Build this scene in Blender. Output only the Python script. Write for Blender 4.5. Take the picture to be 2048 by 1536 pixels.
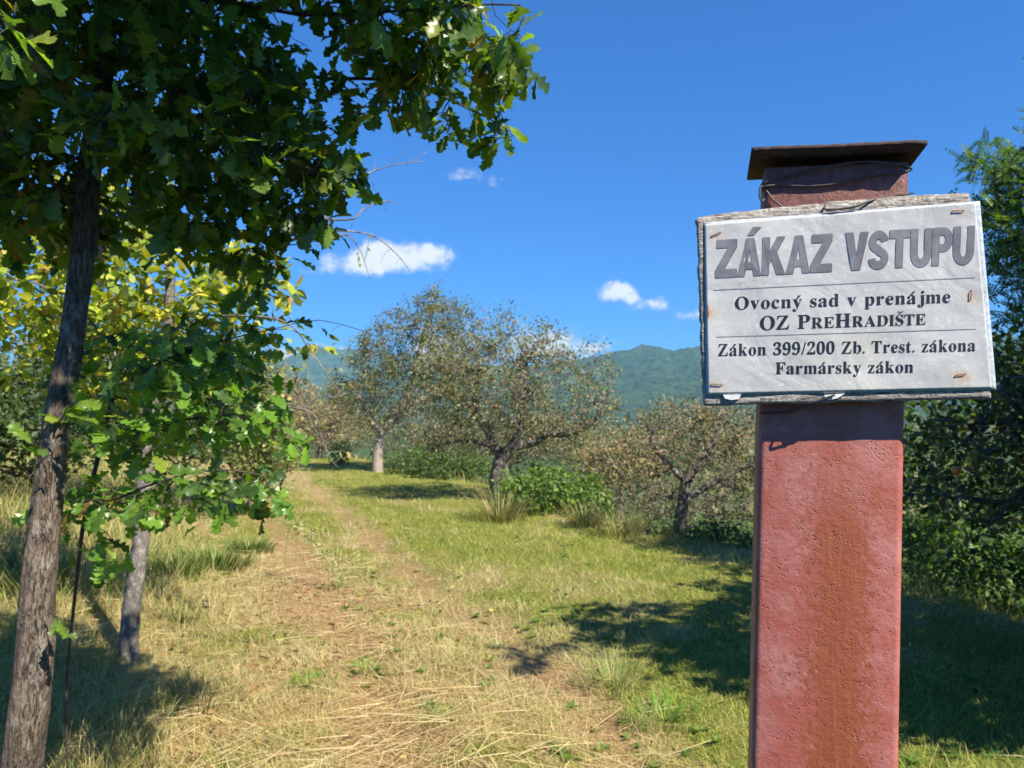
import bpy, math
import numpy as np
from mathutils import Vector, Matrix

for o in list(bpy.data.objects):
    bpy.data.objects.remove(o)
SC = bpy.context.scene
COL = SC.collection
R = math.radians

# ------------------------------------------------------------------ camera
F = 1547.0                      # focal length in photo pixels (2048 wide)
EYE = 1.6
HOR = 830.0                     # photo row of the horizon
PITCH = math.atan((HOR - 768) / F)
cam_d = bpy.data.cameras.new('camera')
cam_d.sensor_width = 36
cam_d.lens = 36 * F / 2048
cam_d.clip_start = 0.02
cam_d.clip_end = 9000
cam_d.dof.use_dof = True
cam_d.dof.focus_distance = 0.95
cam_d.dof.aperture_fstop = 14
cam = bpy.data.objects.new('camera', cam_d)
COL.objects.link(cam)
cam.location = (0, 0, EYE)
cam.rotation_euler = (math.pi / 2 + PITCH, 0, 0)
SC.camera = cam

# ------------------------------------------------------------------ sun, sky, exposure
SUN_AZ = 43.0                   # degrees to the right of straight behind the camera
SUN_EL = 45.0
sdir = Vector((math.sin(R(SUN_AZ)) * math.cos(R(SUN_EL)), -math.cos(R(SUN_AZ)) * math.cos(R(SUN_EL)), math.sin(R(SUN_EL))))
sun_d = bpy.data.lights.new('sun', 'SUN')
sun_d.energy = 5.0
sun_d.angle = R(0.5)
sun_d.color = (1.0, 0.91, 0.76)
sun = bpy.data.objects.new('sun', sun_d)
COL.objects.link(sun)
sun.rotation_euler = sdir.to_track_quat('Z', 'Y').to_euler()
sun.location = (20, -20, 30)

world = bpy.data.worlds.new('World')
SC.world = world
world.use_nodes = True
SC.view_settings.view_transform = 'Standard'
SC.view_settings.look = 'None'
SC.view_settings.gamma = 1
SC.view_settings.exposure = 1.12
SC.view_settings.use_curve_mapping = False
SC.render.engine = 'CYCLES'
SC.cycles.max_bounces = 8
SC.cycles.transparent_max_bounces = 8
SC.cycles.volume_bounces = 0
SC.cycles.use_denoising = True


class NT:
    def __init__(s, tree):
        s.t = tree

    def n(s, typ, **kw):
        nd = s.t.nodes.new(typ)
        for k, v in kw.items():
            if k == 'ins':
                for i, val in v.items():
                    s.set(nd, i, val)
            else:
                setattr(nd, k, v)
        return nd

    def set(s, nd, i, val):
        if isinstance(val, bpy.types.NodeSocket):
            s.t.links.new(val, nd.inputs[i])
        else:
            nd.inputs[i].default_value = val

    def math(s, op, a, b=0.0, c=0.0, clamp=False):
        nd = s.n('ShaderNodeMath', operation=op, use_clamp=clamp)
        s.set(nd, 0, a); s.set(nd, 1, b)
        if op in ('MULTIPLY_ADD', 'SMOOTH_MAX', 'COMPARE', 'WRAP'):
            s.set(nd, 2, c)
        return nd.outputs[0]

    def vmath(s, op, a, b=None, out=0):
        nd = s.n('ShaderNodeVectorMath', operation=op)
        s.set(nd, 0, a)
        if b is not None:
            s.set(nd, 1, b)
        return nd.outputs[out]

    def noise(s, vec, scale, detail=4, rough=0.55, out=0, dist=0.0):
        nd = s.n('ShaderNodeTexNoise')
        s.set(nd, 'Vector', vec)
        nd.inputs['Scale'].default_value = scale
        nd.inputs['Detail'].default_value = detail
        nd.inputs['Roughness'].default_value = rough
        nd.inputs['Distortion'].default_value = dist
        return nd.outputs[out]

    def ramp(s, fac, stops, interp='LINEAR'):
        nd = s.n('ShaderNodeValToRGB')
        s.set(nd, 0, fac)
        cr = nd.color_ramp
        cr.interpolation = interp
        while len(cr.elements) < len(stops):
            cr.elements.new(0.5)
        for e, (p, c) in zip(cr.elements, stops):
            e.position = p
            e.color = (c, c, c, 1) if isinstance(c, (int, float)) else (*c, 1)
        return nd.outputs[0]

    def mix(s, fac, a, b, mode='MIX'):
        nd = s.n('ShaderNodeMix', data_type='RGBA', blend_type=mode)
        s.set(nd, 0, fac)
        for i, v in ((6, a), (7, b)):
            if isinstance(v, tuple) and len(v) == 3:
                v = (*v, 1)
            s.set(nd, i, v)
        return nd.outputs[2]

    def mapping(s, vec, scale=(1, 1, 1), loc=(0, 0, 0)):
        nd = s.n('ShaderNodeMapping')
        s.set(nd, 0, vec)
        nd.inputs['Location'].default_value = loc
        nd.inputs['Scale'].default_value = scale
        return nd.outputs[0]

    def bump(s, h, strength, dist):
        nd = s.n('ShaderNodeBump')
        nd.inputs['Strength'].default_value = strength
        nd.inputs['Distance'].default_value = dist
        s.set(nd, 'Height', h)
        return nd.outputs[0]


def mapr(nt, v, a, b, c=0.0, d=1.0):
    nd = nt.n('ShaderNodeMapRange', interpolation_type='SMOOTHSTEP')
    nt.set(nd, 0, v)
    for i, x in enumerate((a, b, c, d)):
        nd.inputs[i + 1].default_value = x
    return nd.outputs[0]


def make_world():
    t = world.node_tree
    t.nodes.clear()
    nt = NT(t)
    sky = nt.n('ShaderNodeTexSky', sky_type='NISHITA', sun_disc=False, sun_elevation=R(SUN_EL),
               sun_rotation=R(180 - SUN_AZ), altitude=400, air_density=1.0, dust_density=0.25, ozone_density=1.6)
    gm = nt.n('ShaderNodeGamma'); nt.set(gm, 0, sky.outputs[0]); gm.inputs[1].default_value = 0.75
    tint = nt.vmath('MULTIPLY', gm.outputs[0], (.24, .93, 2.1))
    co = nt.n('ShaderNodeTexCoord').outputs['Generated']
    sep = nt.n('ShaderNodeSeparateXYZ'); nt.set(sep, 0, co)
    yy = nt.math('MAXIMUM', sep.outputs[1], 0.05)
    u = nt.math('DIVIDE', sep.outputs[0], yy)
    v = nt.math('DIVIDE', sep.outputs[2], yy)
    cmb = nt.n('ShaderNodeCombineXYZ'); nt.set(cmb, 0, u); nt.set(cmb, 1, v)
    uv = cmb.outputs[0]
    wob = nt.noise(uv, 9, 4, 0.6, out=1)
    wv = nt.vmath('SUBTRACT', wob, (0.5, 0.5, 0.5))
    wv = nt.vmath('MULTIPLY', wv, (0.045, 0.03, 0))
    uvw = nt.vmath('ADD', uv, wv)
    # clouds: centre and half sizes in photo pixels, opacity
    clouds = [(770, 522, 120, 34, 1.0), (760, 494, 52, 27, 1.0), (850, 508, 66, 27, 1.0), (720, 535, 80, 20, .75), (1225, 588, 50, 20, 1.0),
              (1262, 598, 32, 14, .8), (1305, 608, 36, 17, .7), (1378, 628, 32, 18, .6), (1195, 697, 36, 15, .8),
              (1090, 692, 120, 32, .85), (880, 700, 80, 32, .8), (620, 706, 120, 19, .95), (985, 150, 34, 60, .42),
              (940, 352, 50, 20, .42), (1000, 178, 28, 14, .3), (1760, 640, 90, 22, .5), (360, 700, 140, 25, .8)]
    acc = None
    base = None
    for cx, cy, hw, hh, op in clouds:
        U, V = (cx - 1024) / F, math.tan(PITCH + math.atan((768 - cy) / F))
        d = nt.vmath('SUBTRACT', uvw, (U, V, 0))
        d = nt.vmath('MULTIPLY', d, (F / hw, F / hh, 0))
        ln = nt.vmath('LENGTH', d, out=1)
        k = nt.math('SUBTRACT', 1.25, ln)
        k = nt.math('MULTIPLY', k, op)
        acc = k if acc is None else nt.math('MAXIMUM', acc, k)
    det = nt.noise(uv, 24, 7, 0.62)
    det2 = nt.noise(uv, 8, 3, 0.5)
    body = nt.math('MULTIPLY_ADD', nt.math('SUBTRACT', det, 0.5), 2.6, acc)
    alpha = mapr(nt, body, 0.05, 0.8, 0, 0.97)
    shade = mapr(nt, nt.math('ADD', nt.math('MULTIPLY', det, .7), nt.math('MULTIPLY', body, .45)), 0.3, 0.8)
    ccol = nt.mix(shade, (4.4, 5.4, 7.2), (8.0, 8.2, 8.4))
    out = nt.mix(alpha, tint, ccol)
    bg = nt.n('ShaderNodeBackground')
    nt.set(bg, 0, out)
    bg.inputs[1].default_value = 0.057
    wo = nt.n('ShaderNodeOutputWorld')
    t.links.new(bg.outputs[0], wo.inputs[0])


make_world()

# ------------------------------------------------------------------ helpers
RNG = np.random.default_rng(7)
FW = np.array([0, math.cos(PITCH), math.sin(PITCH)])
UP = np.array([0, -math.sin(PITCH), math.cos(PITCH)])
CAMP = np.array([0, 0, EYE])


def ray(px, py):
    return np.array([(px - 1024) / F, 0, 0]) + UP * ((768 - py) / F) + FW


def W(px, py, Y):
    """the world point seen at a photo pixel, Y metres ahead"""
    d = ray(px, py)
    return CAMP + d * (Y / d[1])


def project(P):
    q = np.asarray(P) - CAMP
    z = q @ FW
    z = np.where(np.abs(z) < 1e-6, 1e-6, z)
    return 1024 + F * q[..., 0] / z, 768 - F * (q @ UP) / z, z


def norm(v):
    return v / np.maximum(np.linalg.norm(v, axis=-1, keepdims=True), 1e-9)


_perm = np.random.default_rng(3).random((256, 256))


def vnoise(x, y):
    xi = np.floor(x).astype(int); yi = np.floor(y).astype(int)
    fx = x - xi; fy = y - yi
    fx = fx * fx * (3 - 2 * fx); fy = fy * fy * (3 - 2 * fy)
    a = _perm[xi & 255, yi & 255]; b = _perm[(xi + 1) & 255, yi & 255]
    c = _perm[xi & 255, (yi + 1) & 255]; d = _perm[(xi + 1) & 255, (yi + 1) & 255]
    return (a * (1 - fx) + b * fx) * (1 - fy) + (c * (1 - fx) + d * fx) * fy


def fbm(x, y, octs=4, s=1.0):
    r = 0; amp = 0.5; tot = 0
    x = np.asarray(x, float) * s; y = np.asarray(y, float) * s
    for i in range(octs):
        r = r + amp * vnoise(x + 17.3 * i, y - 9.1 * i); tot += amp
        amp *= 0.5; x = x * 2.03; y = y * 2.03
    return r / tot


def sstep(a, b, x):
    t = np.clip((x - a) / (b - a), 0, 1)
    return t * t * (3 - 2 * t)


def mesh_np(name, V, faces, mat=None, parent=None, cols=None, smooth=False, base=None):
    """V n x 3 world points; faces: one array m x k, or a list of those"""
    V = np.asarray(V, np.float32)
    if base is None and parent is not None:
        base = np.array(parent.get('_base', (0, 0, 0)))
    if base is not None:
        V = V - np.asarray(base, np.float32)
    fl = faces if isinstance(faces, list) else [faces]
    fl = [np.asarray(f, np.int32) for f in fl if len(f)]
    me = bpy.data.meshes.new(name)
    me.vertices.add(len(V))
    me.vertices.foreach_set('co', V.ravel())
    loops = np.concatenate([f.ravel() for f in fl])
    tot = np.concatenate([np.full(len(f), f.shape[1], np.int32) for f in fl])
    start = np.concatenate([[0], np.cumsum(tot)[:-1]]).astype(np.int32)
    me.loops.add(len(loops))
    me.loops.foreach_set('vertex_index', loops)
    me.polygons.add(len(tot))
    me.polygons.foreach_set('loop_start', start)
    me.polygons.foreach_set('loop_total', tot)
    if smooth:
        me.polygons.foreach_set('use_smooth', np.ones(len(tot), bool))
    me.update(calc_edges=True)
    if cols is not None:
        at = me.color_attributes.new('Col', 'FLOAT_COLOR', 'POINT')
        c = np.ones((len(V), 4), np.float32); c[:, :3] = cols
        at.data.foreach_set('color', c.ravel())
    if mat:
        me.materials.append(mat)
    o = bpy.data.objects.new(name, me)
    COL.objects.link(o)
    if parent is not None:
        o.parent = parent
    return o


def tag(o, label=None, cat=None, group=None, kind=None):
    if label: o['label'] = label
    if cat: o['category'] = cat
    if group: o['group'] = group
    if kind: o['kind'] = kind
    return o


def thing(name, base, label, cat, group=None):
    o = bpy.data.objects.new(name, None)
    COL.objects.link(o)
    o.location = base
    o.empty_display_size = 0.1
    o['_base'] = tuple(float(b) for b in base)
    return tag(o, label, cat, group)


def add_obj(name, me, parent, mat4):
    o = bpy.data.objects.new(name, me)
    COL.objects.link(o)
    o.parent = parent
    o.matrix_local = mat4
    return o


# ------------------------------------------------------------------ materials
def new_mat(name):
    m = bpy.data.materials.new(name)
    m.use_nodes = True
    m.node_tree.nodes.clear()
    nt = NT(m.node_tree)
    out = nt.n('ShaderNodeOutputMaterial')
    return m, nt, out


def pbsdf(nt, out, color, rough=0.6, spec=0.4, normal=None, **kw):
    b = nt.n('ShaderNodeBsdfPrincipled')
    if isinstance(color, tuple) and len(color) == 3: color = (*color, 1)
    nt.set(b, 'Base Color', color)
    nt.set(b, 'Roughness', rough)
    nt.set(b, 'Specular IOR Level', spec)
    if normal is not None: nt.set(b, 'Normal', normal)
    for k, v in kw.items(): nt.set(b, k, v)
    nt.t.links.new(b.outputs[0], out.inputs[0])
    return b


def mat_leaf(name, rough=0.4, spec=0.5, trans=0.4, tint=(1.5, 1.75, 0.5), vein=False):
    m, nt, out = new_mat(name)
    col = nt.n('ShaderNodeAttribute', attribute_name='Col').outputs['Color']
    if vein:
        tc = nt.n('ShaderNodeTexCoord').outputs['Object']
        n = nt.noise(tc, 9, 3, .6)
        col = nt.mix(1.0, col, nt.ramp(n, [(0.3, .75), (.7, 1.2)]), 'MULTIPLY')
    b = pbsdf(nt, out, col, rough, spec)
    tr = nt.n('ShaderNodeBsdfTranslucent')
    nt.set(tr, 0, nt.mix(1.0, col, (*tint, 1), 'MULTIPLY'))
    mx = nt.n('ShaderNodeMixShader')
    mx.inputs[0].default_value = trans
    nt.t.links.new(b.outputs[0], mx.inputs[1]); nt.t.links.new(tr.outputs[0], mx.inputs[2])
    nt.t.links.new(mx.outputs[0], out.inputs[0])
    return m


def mat_bark(name, dark, light, scale=1.0, lich=None, bump=0.6, sz=(1, 1, .35)):
    m, nt, out = new_mat(name)
    tc = nt.n('ShaderNodeTexCoord').outputs['Object']
    v = nt.mapping(tc, sz)
    n = nt.noise(v, 28 * scale, 6, .65, dist=.6)
    n2 = nt.noise(v, 110 * scale, 4, .6)
    h = nt.math('ADD', n, nt.math('MULTIPLY', n2, .45))
    col = nt.mix(nt.ramp(h, [(0.45, 0.0), (0.92, 1.0)]), dark, light)
    if lich:
        l = nt.noise(tc, 16 * scale, 5, .7)
        col = nt.mix(nt.ramp(l, [(.52, 0.0), (.62, .85)]), col, lich)
    cr = nt.noise(nt.mapping(tc, (1, 1, .14)), 75 * scale, 4, .6, dist=.8)
    crack = nt.ramp(nt.math('ABSOLUTE', nt.math('SUBTRACT', cr, .5)), [(.0, 1.), (.035, 0.)])
    col = nt.mix(nt.math('MULTIPLY', crack, .7), col, tuple(.45 * c_ for c_ in dark))
    fl = nt.ramp(nt.noise(nt.mapping(tc, (1, 1, .3)), 260 * scale, 3, .7), [(.62, 0.), (.70, .6)])
    col = nt.mix(fl, col, tuple(min(1, 1.7 * c_) for c_ in light))
    h = nt.math('SUBTRACT', h, nt.math('MULTIPLY', crack, .5))
    pbsdf(nt, out, col, .85, .2, nt.bump(h, bump, .012 / scale))
    return m


M = {}
M['oak_leaf'] = mat_leaf('oak_leaf', .36, .5, .42, (2.5, 2.5, .35), vein=True)
M['leaf'] = mat_leaf('soft_leaf', .5, .35, .38, (1.5, 1.6, .5))
M['dry_leaf'] = mat_leaf('dry_leaf', .65, .25, .35, (1.2, 1.15, .8))
M['grass'] = mat_leaf('grass_blade', .6, .25, .38, (1.2, 1.25, .6))
M['oak_bark'] = mat_bark('oak_bark', (.04, .031, .025), (.20, .155, .115), 1.0, (.24, .215, .18), .9, (1, 1, .5))
M['grey_bark'] = mat_bark('grey_bark', (.07, .062, .055), (.21, .19, .17), 1.4, (.33, .32, .29), .5, (1, 1, .8))
M['apple_bark'] = mat_bark('apple_bark', (.05, .042, .038), (.19, .16, .14), .5, (.3, .3, .26), .8)
M['pale_bark'] = mat_bark('pale_bark', (.2, .17, .14), (.42, .36, .31), .5, None, .5)
M['twig'] = mat_bark('twig_bark', (.10, .085, .072), (.24, .21, .185), 1.0, (.34, .34, .3), .3)
M['dark_twig'] = mat_bark('dark_twig_bark', (.035, .028, .024), (.10, .08, .065), 1.0, None, .3)


def mat_plain(name, color, rough=.6, spec=.4, **kw):
    m, nt, out = new_mat(name)
    tc = nt.n('ShaderNodeTexCoord').outputs['Object']
    n = nt.noise(tc, 60, 4, .6)
    c = nt.mix(nt.ramp(n, [(.3, 0.), (.7, 1.)]), tuple(.8 * x for x in color), tuple(min(1, 1.15 * x) for x in color))
    pbsdf(nt, out, c, rough, spec, **kw)
    return m


# ------------------------------------------------------------------ terrain functions
EY = [-40, 0, 4, 7, 8.8, 11.25, 15.5, 20.6, 24.7, 34, 60]
EX = [5.0, 4.4, 3.9, 3.3, 2.8, 1.55, -.1, -2.2, -4.0, -8.5, -18]
LY = [-40, 0, 3.7, 5.3, 7.3, 10.8, 20.6, 30, 60]
LX = [2.0, 0.25, -.53, -1.03, -1.77, -3.2, -7.3, -11.6, -24]
RY = [-40, 0, 3.7, 5.76, 7.3, 11.25, 20.6, 30, 60]
RX = [3.2, 1.4, .62, 0.0, -.75, -2.2, -5.7, -9.8, -22]


def edge(y): return np.interp(y, EY, EX)
def ltrack(y): return np.interp(y, LY, LX)
def rtrack(y): return np.interp(y, RY, RX)


def gh(x, y):
    """height of the ground"""
    x = np.asarray(x, float); y = np.asarray(y, float)
    r = np.hypot(x, y)
    d = x - edge(y)
    z = -3.0 * (1 - np.exp(-np.maximum(0, d - .4) / 9.0))
    l = ltrack(y) - .9 - x
    z = z + 1.1 * (1 - np.exp(-np.maximum(0, l) / 4.5)) * sstep(2.5, 7, y)
    near = np.clip(1 - r / 60, 0, 1)
    z = z + near * ((fbm(x, y, 3, .6) - .5) * .16 + (fbm(x + 40, y, 3, 2.6) - .5) * .07)
    for tx in (ltrack(y), rtrack(y)):
        z = z - near * .045 * np.exp(-((x - tx) / .22) ** 2)
    back = np.clip((y - 27) / 30, 0, 1)
    z = z - 8 * back * back
    far = sstep(45, 250, r)
    return z * (1 - far) + far * (-9)


def gmix(x, y):
    """0..1: green, straw, bare earth shares of the ground at a place"""
    n1 = fbm(x, y, 4, .9); n2 = fbm(x + 31, y + 7, 4, 2.7); n3 = fbm(x - 12, y + 50, 3, 6.0)
    d = x - edge(y)
    tr = np.maximum(np.exp(-((x - ltrack(y)) / .34) ** 2), .9 * np.exp(-((x - rtrack(y)) / .32) ** 2))
    left = sstep(-.2, .9, ltrack(y) - x)
    g = .58 + 2.2 * (n1 - .5) + 1.8 * (n2 - .5)
    g = g + .40 * sstep(rtrack(y) - .2, rtrack(y) + 1.0, x) + .16 * sstep(6, 11, y) + .14 * np.exp(-((x - (ltrack(y) + rtrack(y)) / 2) / .45) ** 2)
    g = g - .30 * left * (1 - .6 * sstep(5, 10, y)) - .34 * tr
    g = g - .25 * np.exp(-((d + .1) / .5) ** 2) + .35 * sstep(.3, 2, d)
    g = g - .02 * sstep(5.5, 3, y)
    bare = 1.1 * tr + 2.0 * (n3 - .5) + .9 * (n2 - .5) - .45 + .30 * sstep(5.5, 3.5, y) * sstep(1.6, .2, x) + .55 * np.exp(-((x - ltrack(y) + .35) / .5) ** 2) * sstep(4.5, 7, y) * sstep(13, 9, y)
    return np.clip(g, 0, 1), np.clip(bare, 0, 1)


STRAW = np.array([.54, .44, .22]); GREEN = np.array([.22, .28, .05]); LIME = np.array([.42, .43, .11])
EARTH = np.array([.38, .25, .145]); DARKG = np.array([.07, .13, .03])


def gcol(x, y, n):
    g, b = gmix(x, y)
    k = np.random.default_rng(n).random(len(x))[:, None]
    green = GREEN * (1 - k) + LIME * k
    c = STRAW * (1 - g[:, None]) + green * g[:, None]
    return c, g, b


def make_ground():
    nr, na = 290, 360
    aa = np.linspace(-math.pi, math.pi, na, endpoint=False)
    # angles packed towards the view
    aa = aa - .62 * np.sin(aa)
    # out to the edges of the land that is built: 60 m behind, 2300 m to the sides, 2800 m ahead
    sx, sy = np.abs(np.sin(aa)) + 1e-6, np.cos(aa)
    rmax = np.minimum(2300 / sx, np.where(sy > 0, 2800 / np.maximum(sy, 1e-6), 60 / np.maximum(-sy, 1e-6)))
    t = np.linspace(0, 1, nr)[:, None]
    RR = 0.6 * np.exp(t * np.log(rmax / 0.6)[None, :])
    A = np.broadcast_to(aa, RR.shape)
    X = RR * np.sin(A); Y = RR * np.cos(A)
    Z = gh(X, Y)
    V = np.stack([X, Y, Z], -1).reshape(-1, 3)
    V = np.vstack([[0, 0, gh(0., 0.)], V])
    i = np.arange(nr - 1)[:, None] * na + 1; j = np.arange(na)[None, :]
    q = np.stack([i + j, i + (j + 1) % na, i + na + (j + 1) % na, i + na + j], -1).reshape(-1, 4)[:, ::-1]
    t = np.stack([np.zeros(na, int), 1 + (np.arange(na) + 1) % na, 1 + np.arange(na)], -1)[:, ::-1]
    c, g, b = gcol(V[:, 0], V[:, 1], 1)
    c = c * .62
    c = c * (1 - .8 * b[:, None]) + EARTH * .8 * b[:, None]
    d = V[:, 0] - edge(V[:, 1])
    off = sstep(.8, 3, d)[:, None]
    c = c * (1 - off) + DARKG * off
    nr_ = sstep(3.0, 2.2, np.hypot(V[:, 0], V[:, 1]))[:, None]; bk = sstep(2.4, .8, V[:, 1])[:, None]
    nr_ = np.maximum(nr_, bk); c = c * (1 - nr_) + np.array([.035, .055, .02]) * nr_  # colour round and behind the camera darkened to cut bounce onto the post
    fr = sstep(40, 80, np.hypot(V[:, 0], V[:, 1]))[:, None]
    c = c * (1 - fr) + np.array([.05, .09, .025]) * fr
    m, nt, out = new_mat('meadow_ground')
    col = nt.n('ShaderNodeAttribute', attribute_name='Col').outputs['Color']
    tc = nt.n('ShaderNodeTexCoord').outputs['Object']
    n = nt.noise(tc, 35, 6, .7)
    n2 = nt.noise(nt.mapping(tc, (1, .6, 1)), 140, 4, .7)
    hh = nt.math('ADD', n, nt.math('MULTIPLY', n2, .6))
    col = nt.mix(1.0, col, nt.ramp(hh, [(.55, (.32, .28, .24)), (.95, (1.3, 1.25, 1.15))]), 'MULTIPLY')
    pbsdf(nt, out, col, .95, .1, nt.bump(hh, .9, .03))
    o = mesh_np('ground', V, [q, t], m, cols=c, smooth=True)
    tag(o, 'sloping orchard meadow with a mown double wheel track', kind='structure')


def make_hills():
    m, nt, out = new_mat('forest_hill')
    col = nt.n('ShaderNodeAttribute', attribute_name='Col').outputs['Color']
    tc = nt.n('ShaderNodeTexCoord').outputs['Object']
    n = nt.noise(tc, .09, 6, .75)
    vo = nt.n('ShaderNodeTexVoronoi'); nt.set(vo, 'Vector', tc); vo.inputs['Scale'].default_value = .085
    n = nt.math('SUBTRACT', n, nt.math('MULTIPLY', vo.outputs['Distance'], .35))
    col = nt.mix(1.0, col, nt.ramp(n, [(.12, .3), (.45, 1.6)]), 'MULTIPLY')
    pbsdf(nt, out, col, .95, .1, nt.bump(n, 1.0, 6.0))
    specs = [
        ('hill', 'nearer wooded hill rising behind the sign post', 'x', 1700, 900,
         [(-2500, 760), (400, 790), (800, 770), (1000, 748), (1100, 738), (1200, 724), (1235, 714), (1270, 706), (1310, 703), (1345, 710), (1400, 706), (1480, 692), (1700, 672), (2048, 690), (3200, 740)], 11.0),
        ('hill', 'pale distant wooded ridge beyond the orchard on the left', 'y', 2500, 900,
         [(-2500, 700), (0, 745), (300, 742), (470, 742), (540, 734), (580, 720), (610, 711), (650, 709), (720, 713), (800, 722), (950, 735), (1200, 750), (1500, 755), (2048, 760), (3200, 770)], 22.0),
    ]
    for name, lab, _, D, depth, prof, bsz in specs:
        na, nd = 900, 110
        px = np.concatenate([np.linspace(-350, 450, 120, endpoint=False), np.linspace(450, 1500, na - 240, endpoint=False), np.linspace(1500, 2400, 120)])
        pr = np.interp(px, [p[0] for p in prof], [p[1] for p in prof])
        top = EYE + (HOR - pr) / F * D
        t = np.linspace(0, 1, nd)
        U = (px - 1024) / F
        TT, UU = np.meshgrid(t, U, indexing='ij')
        Yd = D - depth + TT * depth * 1.35
        k = np.sin(np.clip(TT * 1.35, 0, 1.35) * math.pi / 2)
        X = UU * Yd
        H = -14 + (top[None, :] + 14) * k
        spur = (fbm(X, Yd, 4, 1 / (depth * .22)) - .5) * (top[None, :] + 14) * .55 * np.sin(np.clip(TT * 1.35, 0, 1) * math.pi)
        bump = fbm(X, Yd, 3, 1 / bsz) ** 1.5 * bsz * .9
        Z = H + spur + bump * k - bsz * .2
        V = np.stack([X, Yd, Z], -1).reshape(-1, 3)
        i = np.arange(nd - 1)[:, None] * na; j = np.arange(na - 1)[None, :]
        q = np.stack([i + j, i + j + 1, i + na + j + 1, i + na + j], -1).reshape(-1, 4)
        f1 = fbm(V[:, 0], V[:, 1], 4, 1 / (depth * .15))[:, None]
        f2 = fbm(V[:, 0], V[:, 1], 3, 1 / (bsz * 1.2))[:, None]
        c = np.array([.018, .036, .014]) * (1 - f2) + np.array([.05, .085, .025]) * f2
        c = np.where(f1 > .62, c * 1.2 + np.array([.012, .012, .0]), c)
        o = mesh_np(name, V, q, m, cols=c)
        tag(o, lab, kind='structure')


make_ground()
make_hills()

# haze
def make_haze():
    # the box: from below the valley floor to just above the ridges
    V = np.array([(x, y, z) for x in (-2600., 2600.) for y in (-75., 2950.) for z in (-24., 238.)])
    f = np.array([(0, 1, 3, 2), (4, 6, 7, 5), (0, 4, 5, 1), (2, 3, 7, 6), (0, 2, 6, 4), (1, 5, 7, 3)])
    m, nt, out = new_mat('haze_air')
    v = nt.n('ShaderNodeVolumePrincipled')
    v.inputs['Color'].default_value = (.34, .72, 1, 1)
    v.inputs['Density'].default_value = 0.00022
    v.inputs['Anisotropy'].default_value = 0.0
    nt.t.links.new(v.outputs[0], out.inputs[1])
    o = mesh_np('haze', V, f, m)
    tag(o, 'thin pale summer haze in the air', kind='stuff')


make_haze()


# ------------------------------------------------------------------ plants: instanced templates
def frames(D, N):
    D = norm(D)
    S = norm(np.cross(D, N))
    N = np.cross(S, D)
    return S, D, N


def scatter_mesh(name, tv, tf, P, D, N, S, C, mat, parent=None, smooth=False, shade=None):
    """join one copy of a template (x side, y along, z normal) per point"""
    n = len(P)
    if n == 0: return None
    Sx, Dy, Nz = frames(D, N)
    if S.ndim == 1: S = np.stack([S, S, S], -1)
    tv = np.asarray(tv, float)
    if tv.ndim == 2: tv = np.broadcast_to(tv, (n,) + tv.shape)
    V = (P[:, None, :] + tv[:, :, 0:1] * (Sx * S[:, 0:1])[:, None, :] + tv[:, :, 1:2] * (Dy * S[:, 1:2])[:, None, :]
         + tv[:, :, 2:3] * (Nz * S[:, 2:3])[:, None, :])
    k = tv.shape[1]
    fl = tf if isinstance(tf, list) else [tf]
    faces = [(np.asarray(f)[None] + (np.arange(n) * k)[:, None, None]).reshape(-1, np.asarray(f).shape[1]) for f in fl]
    cols = np.repeat(C, k, axis=0)
    if shade is not None:
        cols = cols * np.tile(shade, (n, 1))
    return mesh_np(name, V.reshape(-1, 3), faces, mat, parent, cols=cols, smooth=smooth)


def leaf_template(kind, rng=None, fine=True):
    """(verts, faces) of one leaf, unit length along y"""
    if kind == 'diamond':
        return (np.array([(0, 0, 0), (.24, .42, .05), (0, 1, -.06), (-.24, .42, .05)]),
                np.array([(0, 1, 2), (0, 2, 3)]))
    if kind == 'ovate':
        y = np.array([0, .12, .35, .62, .85, 1.0]); w = np.array([.0, .16, .27, .24, .11, 0])
    if kind == 'oak':
        st = 26 if fine else 11
        y = np.linspace(0, 1, st)
        env = np.interp(y, [0, .1, .16, .45, .68, .85, .96, 1], [.012, .012, .09, .23, .31, .24, .12, 0.0])
        ph = rng.random() * .6 if rng else 0
        lobe = .5 + .5 * np.cos((y * 5.2 - ph) * 2 * math.pi)
        w = env * np.where(y > .12, 1 - .60 * (1 - lobe) * np.sin(np.clip(y, 0, .97) * math.pi) ** .4, 1)
    n = len(y)
    fold = .22 if kind == 'oak' else .15
    curl = .16 if rng is None else .05 + .35 * rng.random()
    tw = 0 if rng is None else (rng.random() - .5) * .5
    V = []
    for s in (-1, 0, 1):
        for i in range(n):
            yy, ww = y[i], w[i] * abs(s)
            yf = yy + (.10 * ww / .3 if (kind == 'oak' and s) else 0)
            wav = .045 * math.sin(yy * 17 + s * 1.3) * (ww / .3) if kind == 'oak' else 0
            V.append((s * ww * .95, yf, fold * ww - curl * yy * yy + tw * s * ww * yy + wav))
    Fq = []
    for i in range(n - 1):
        Fq.append((n + i, n + i + 1, i + 1, i)[::-1])
        Fq.append((n + i, 2 * n + i, 2 * n + i + 1, n + i + 1)[::-1])
    return np.array(V), np.array(Fq)


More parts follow.
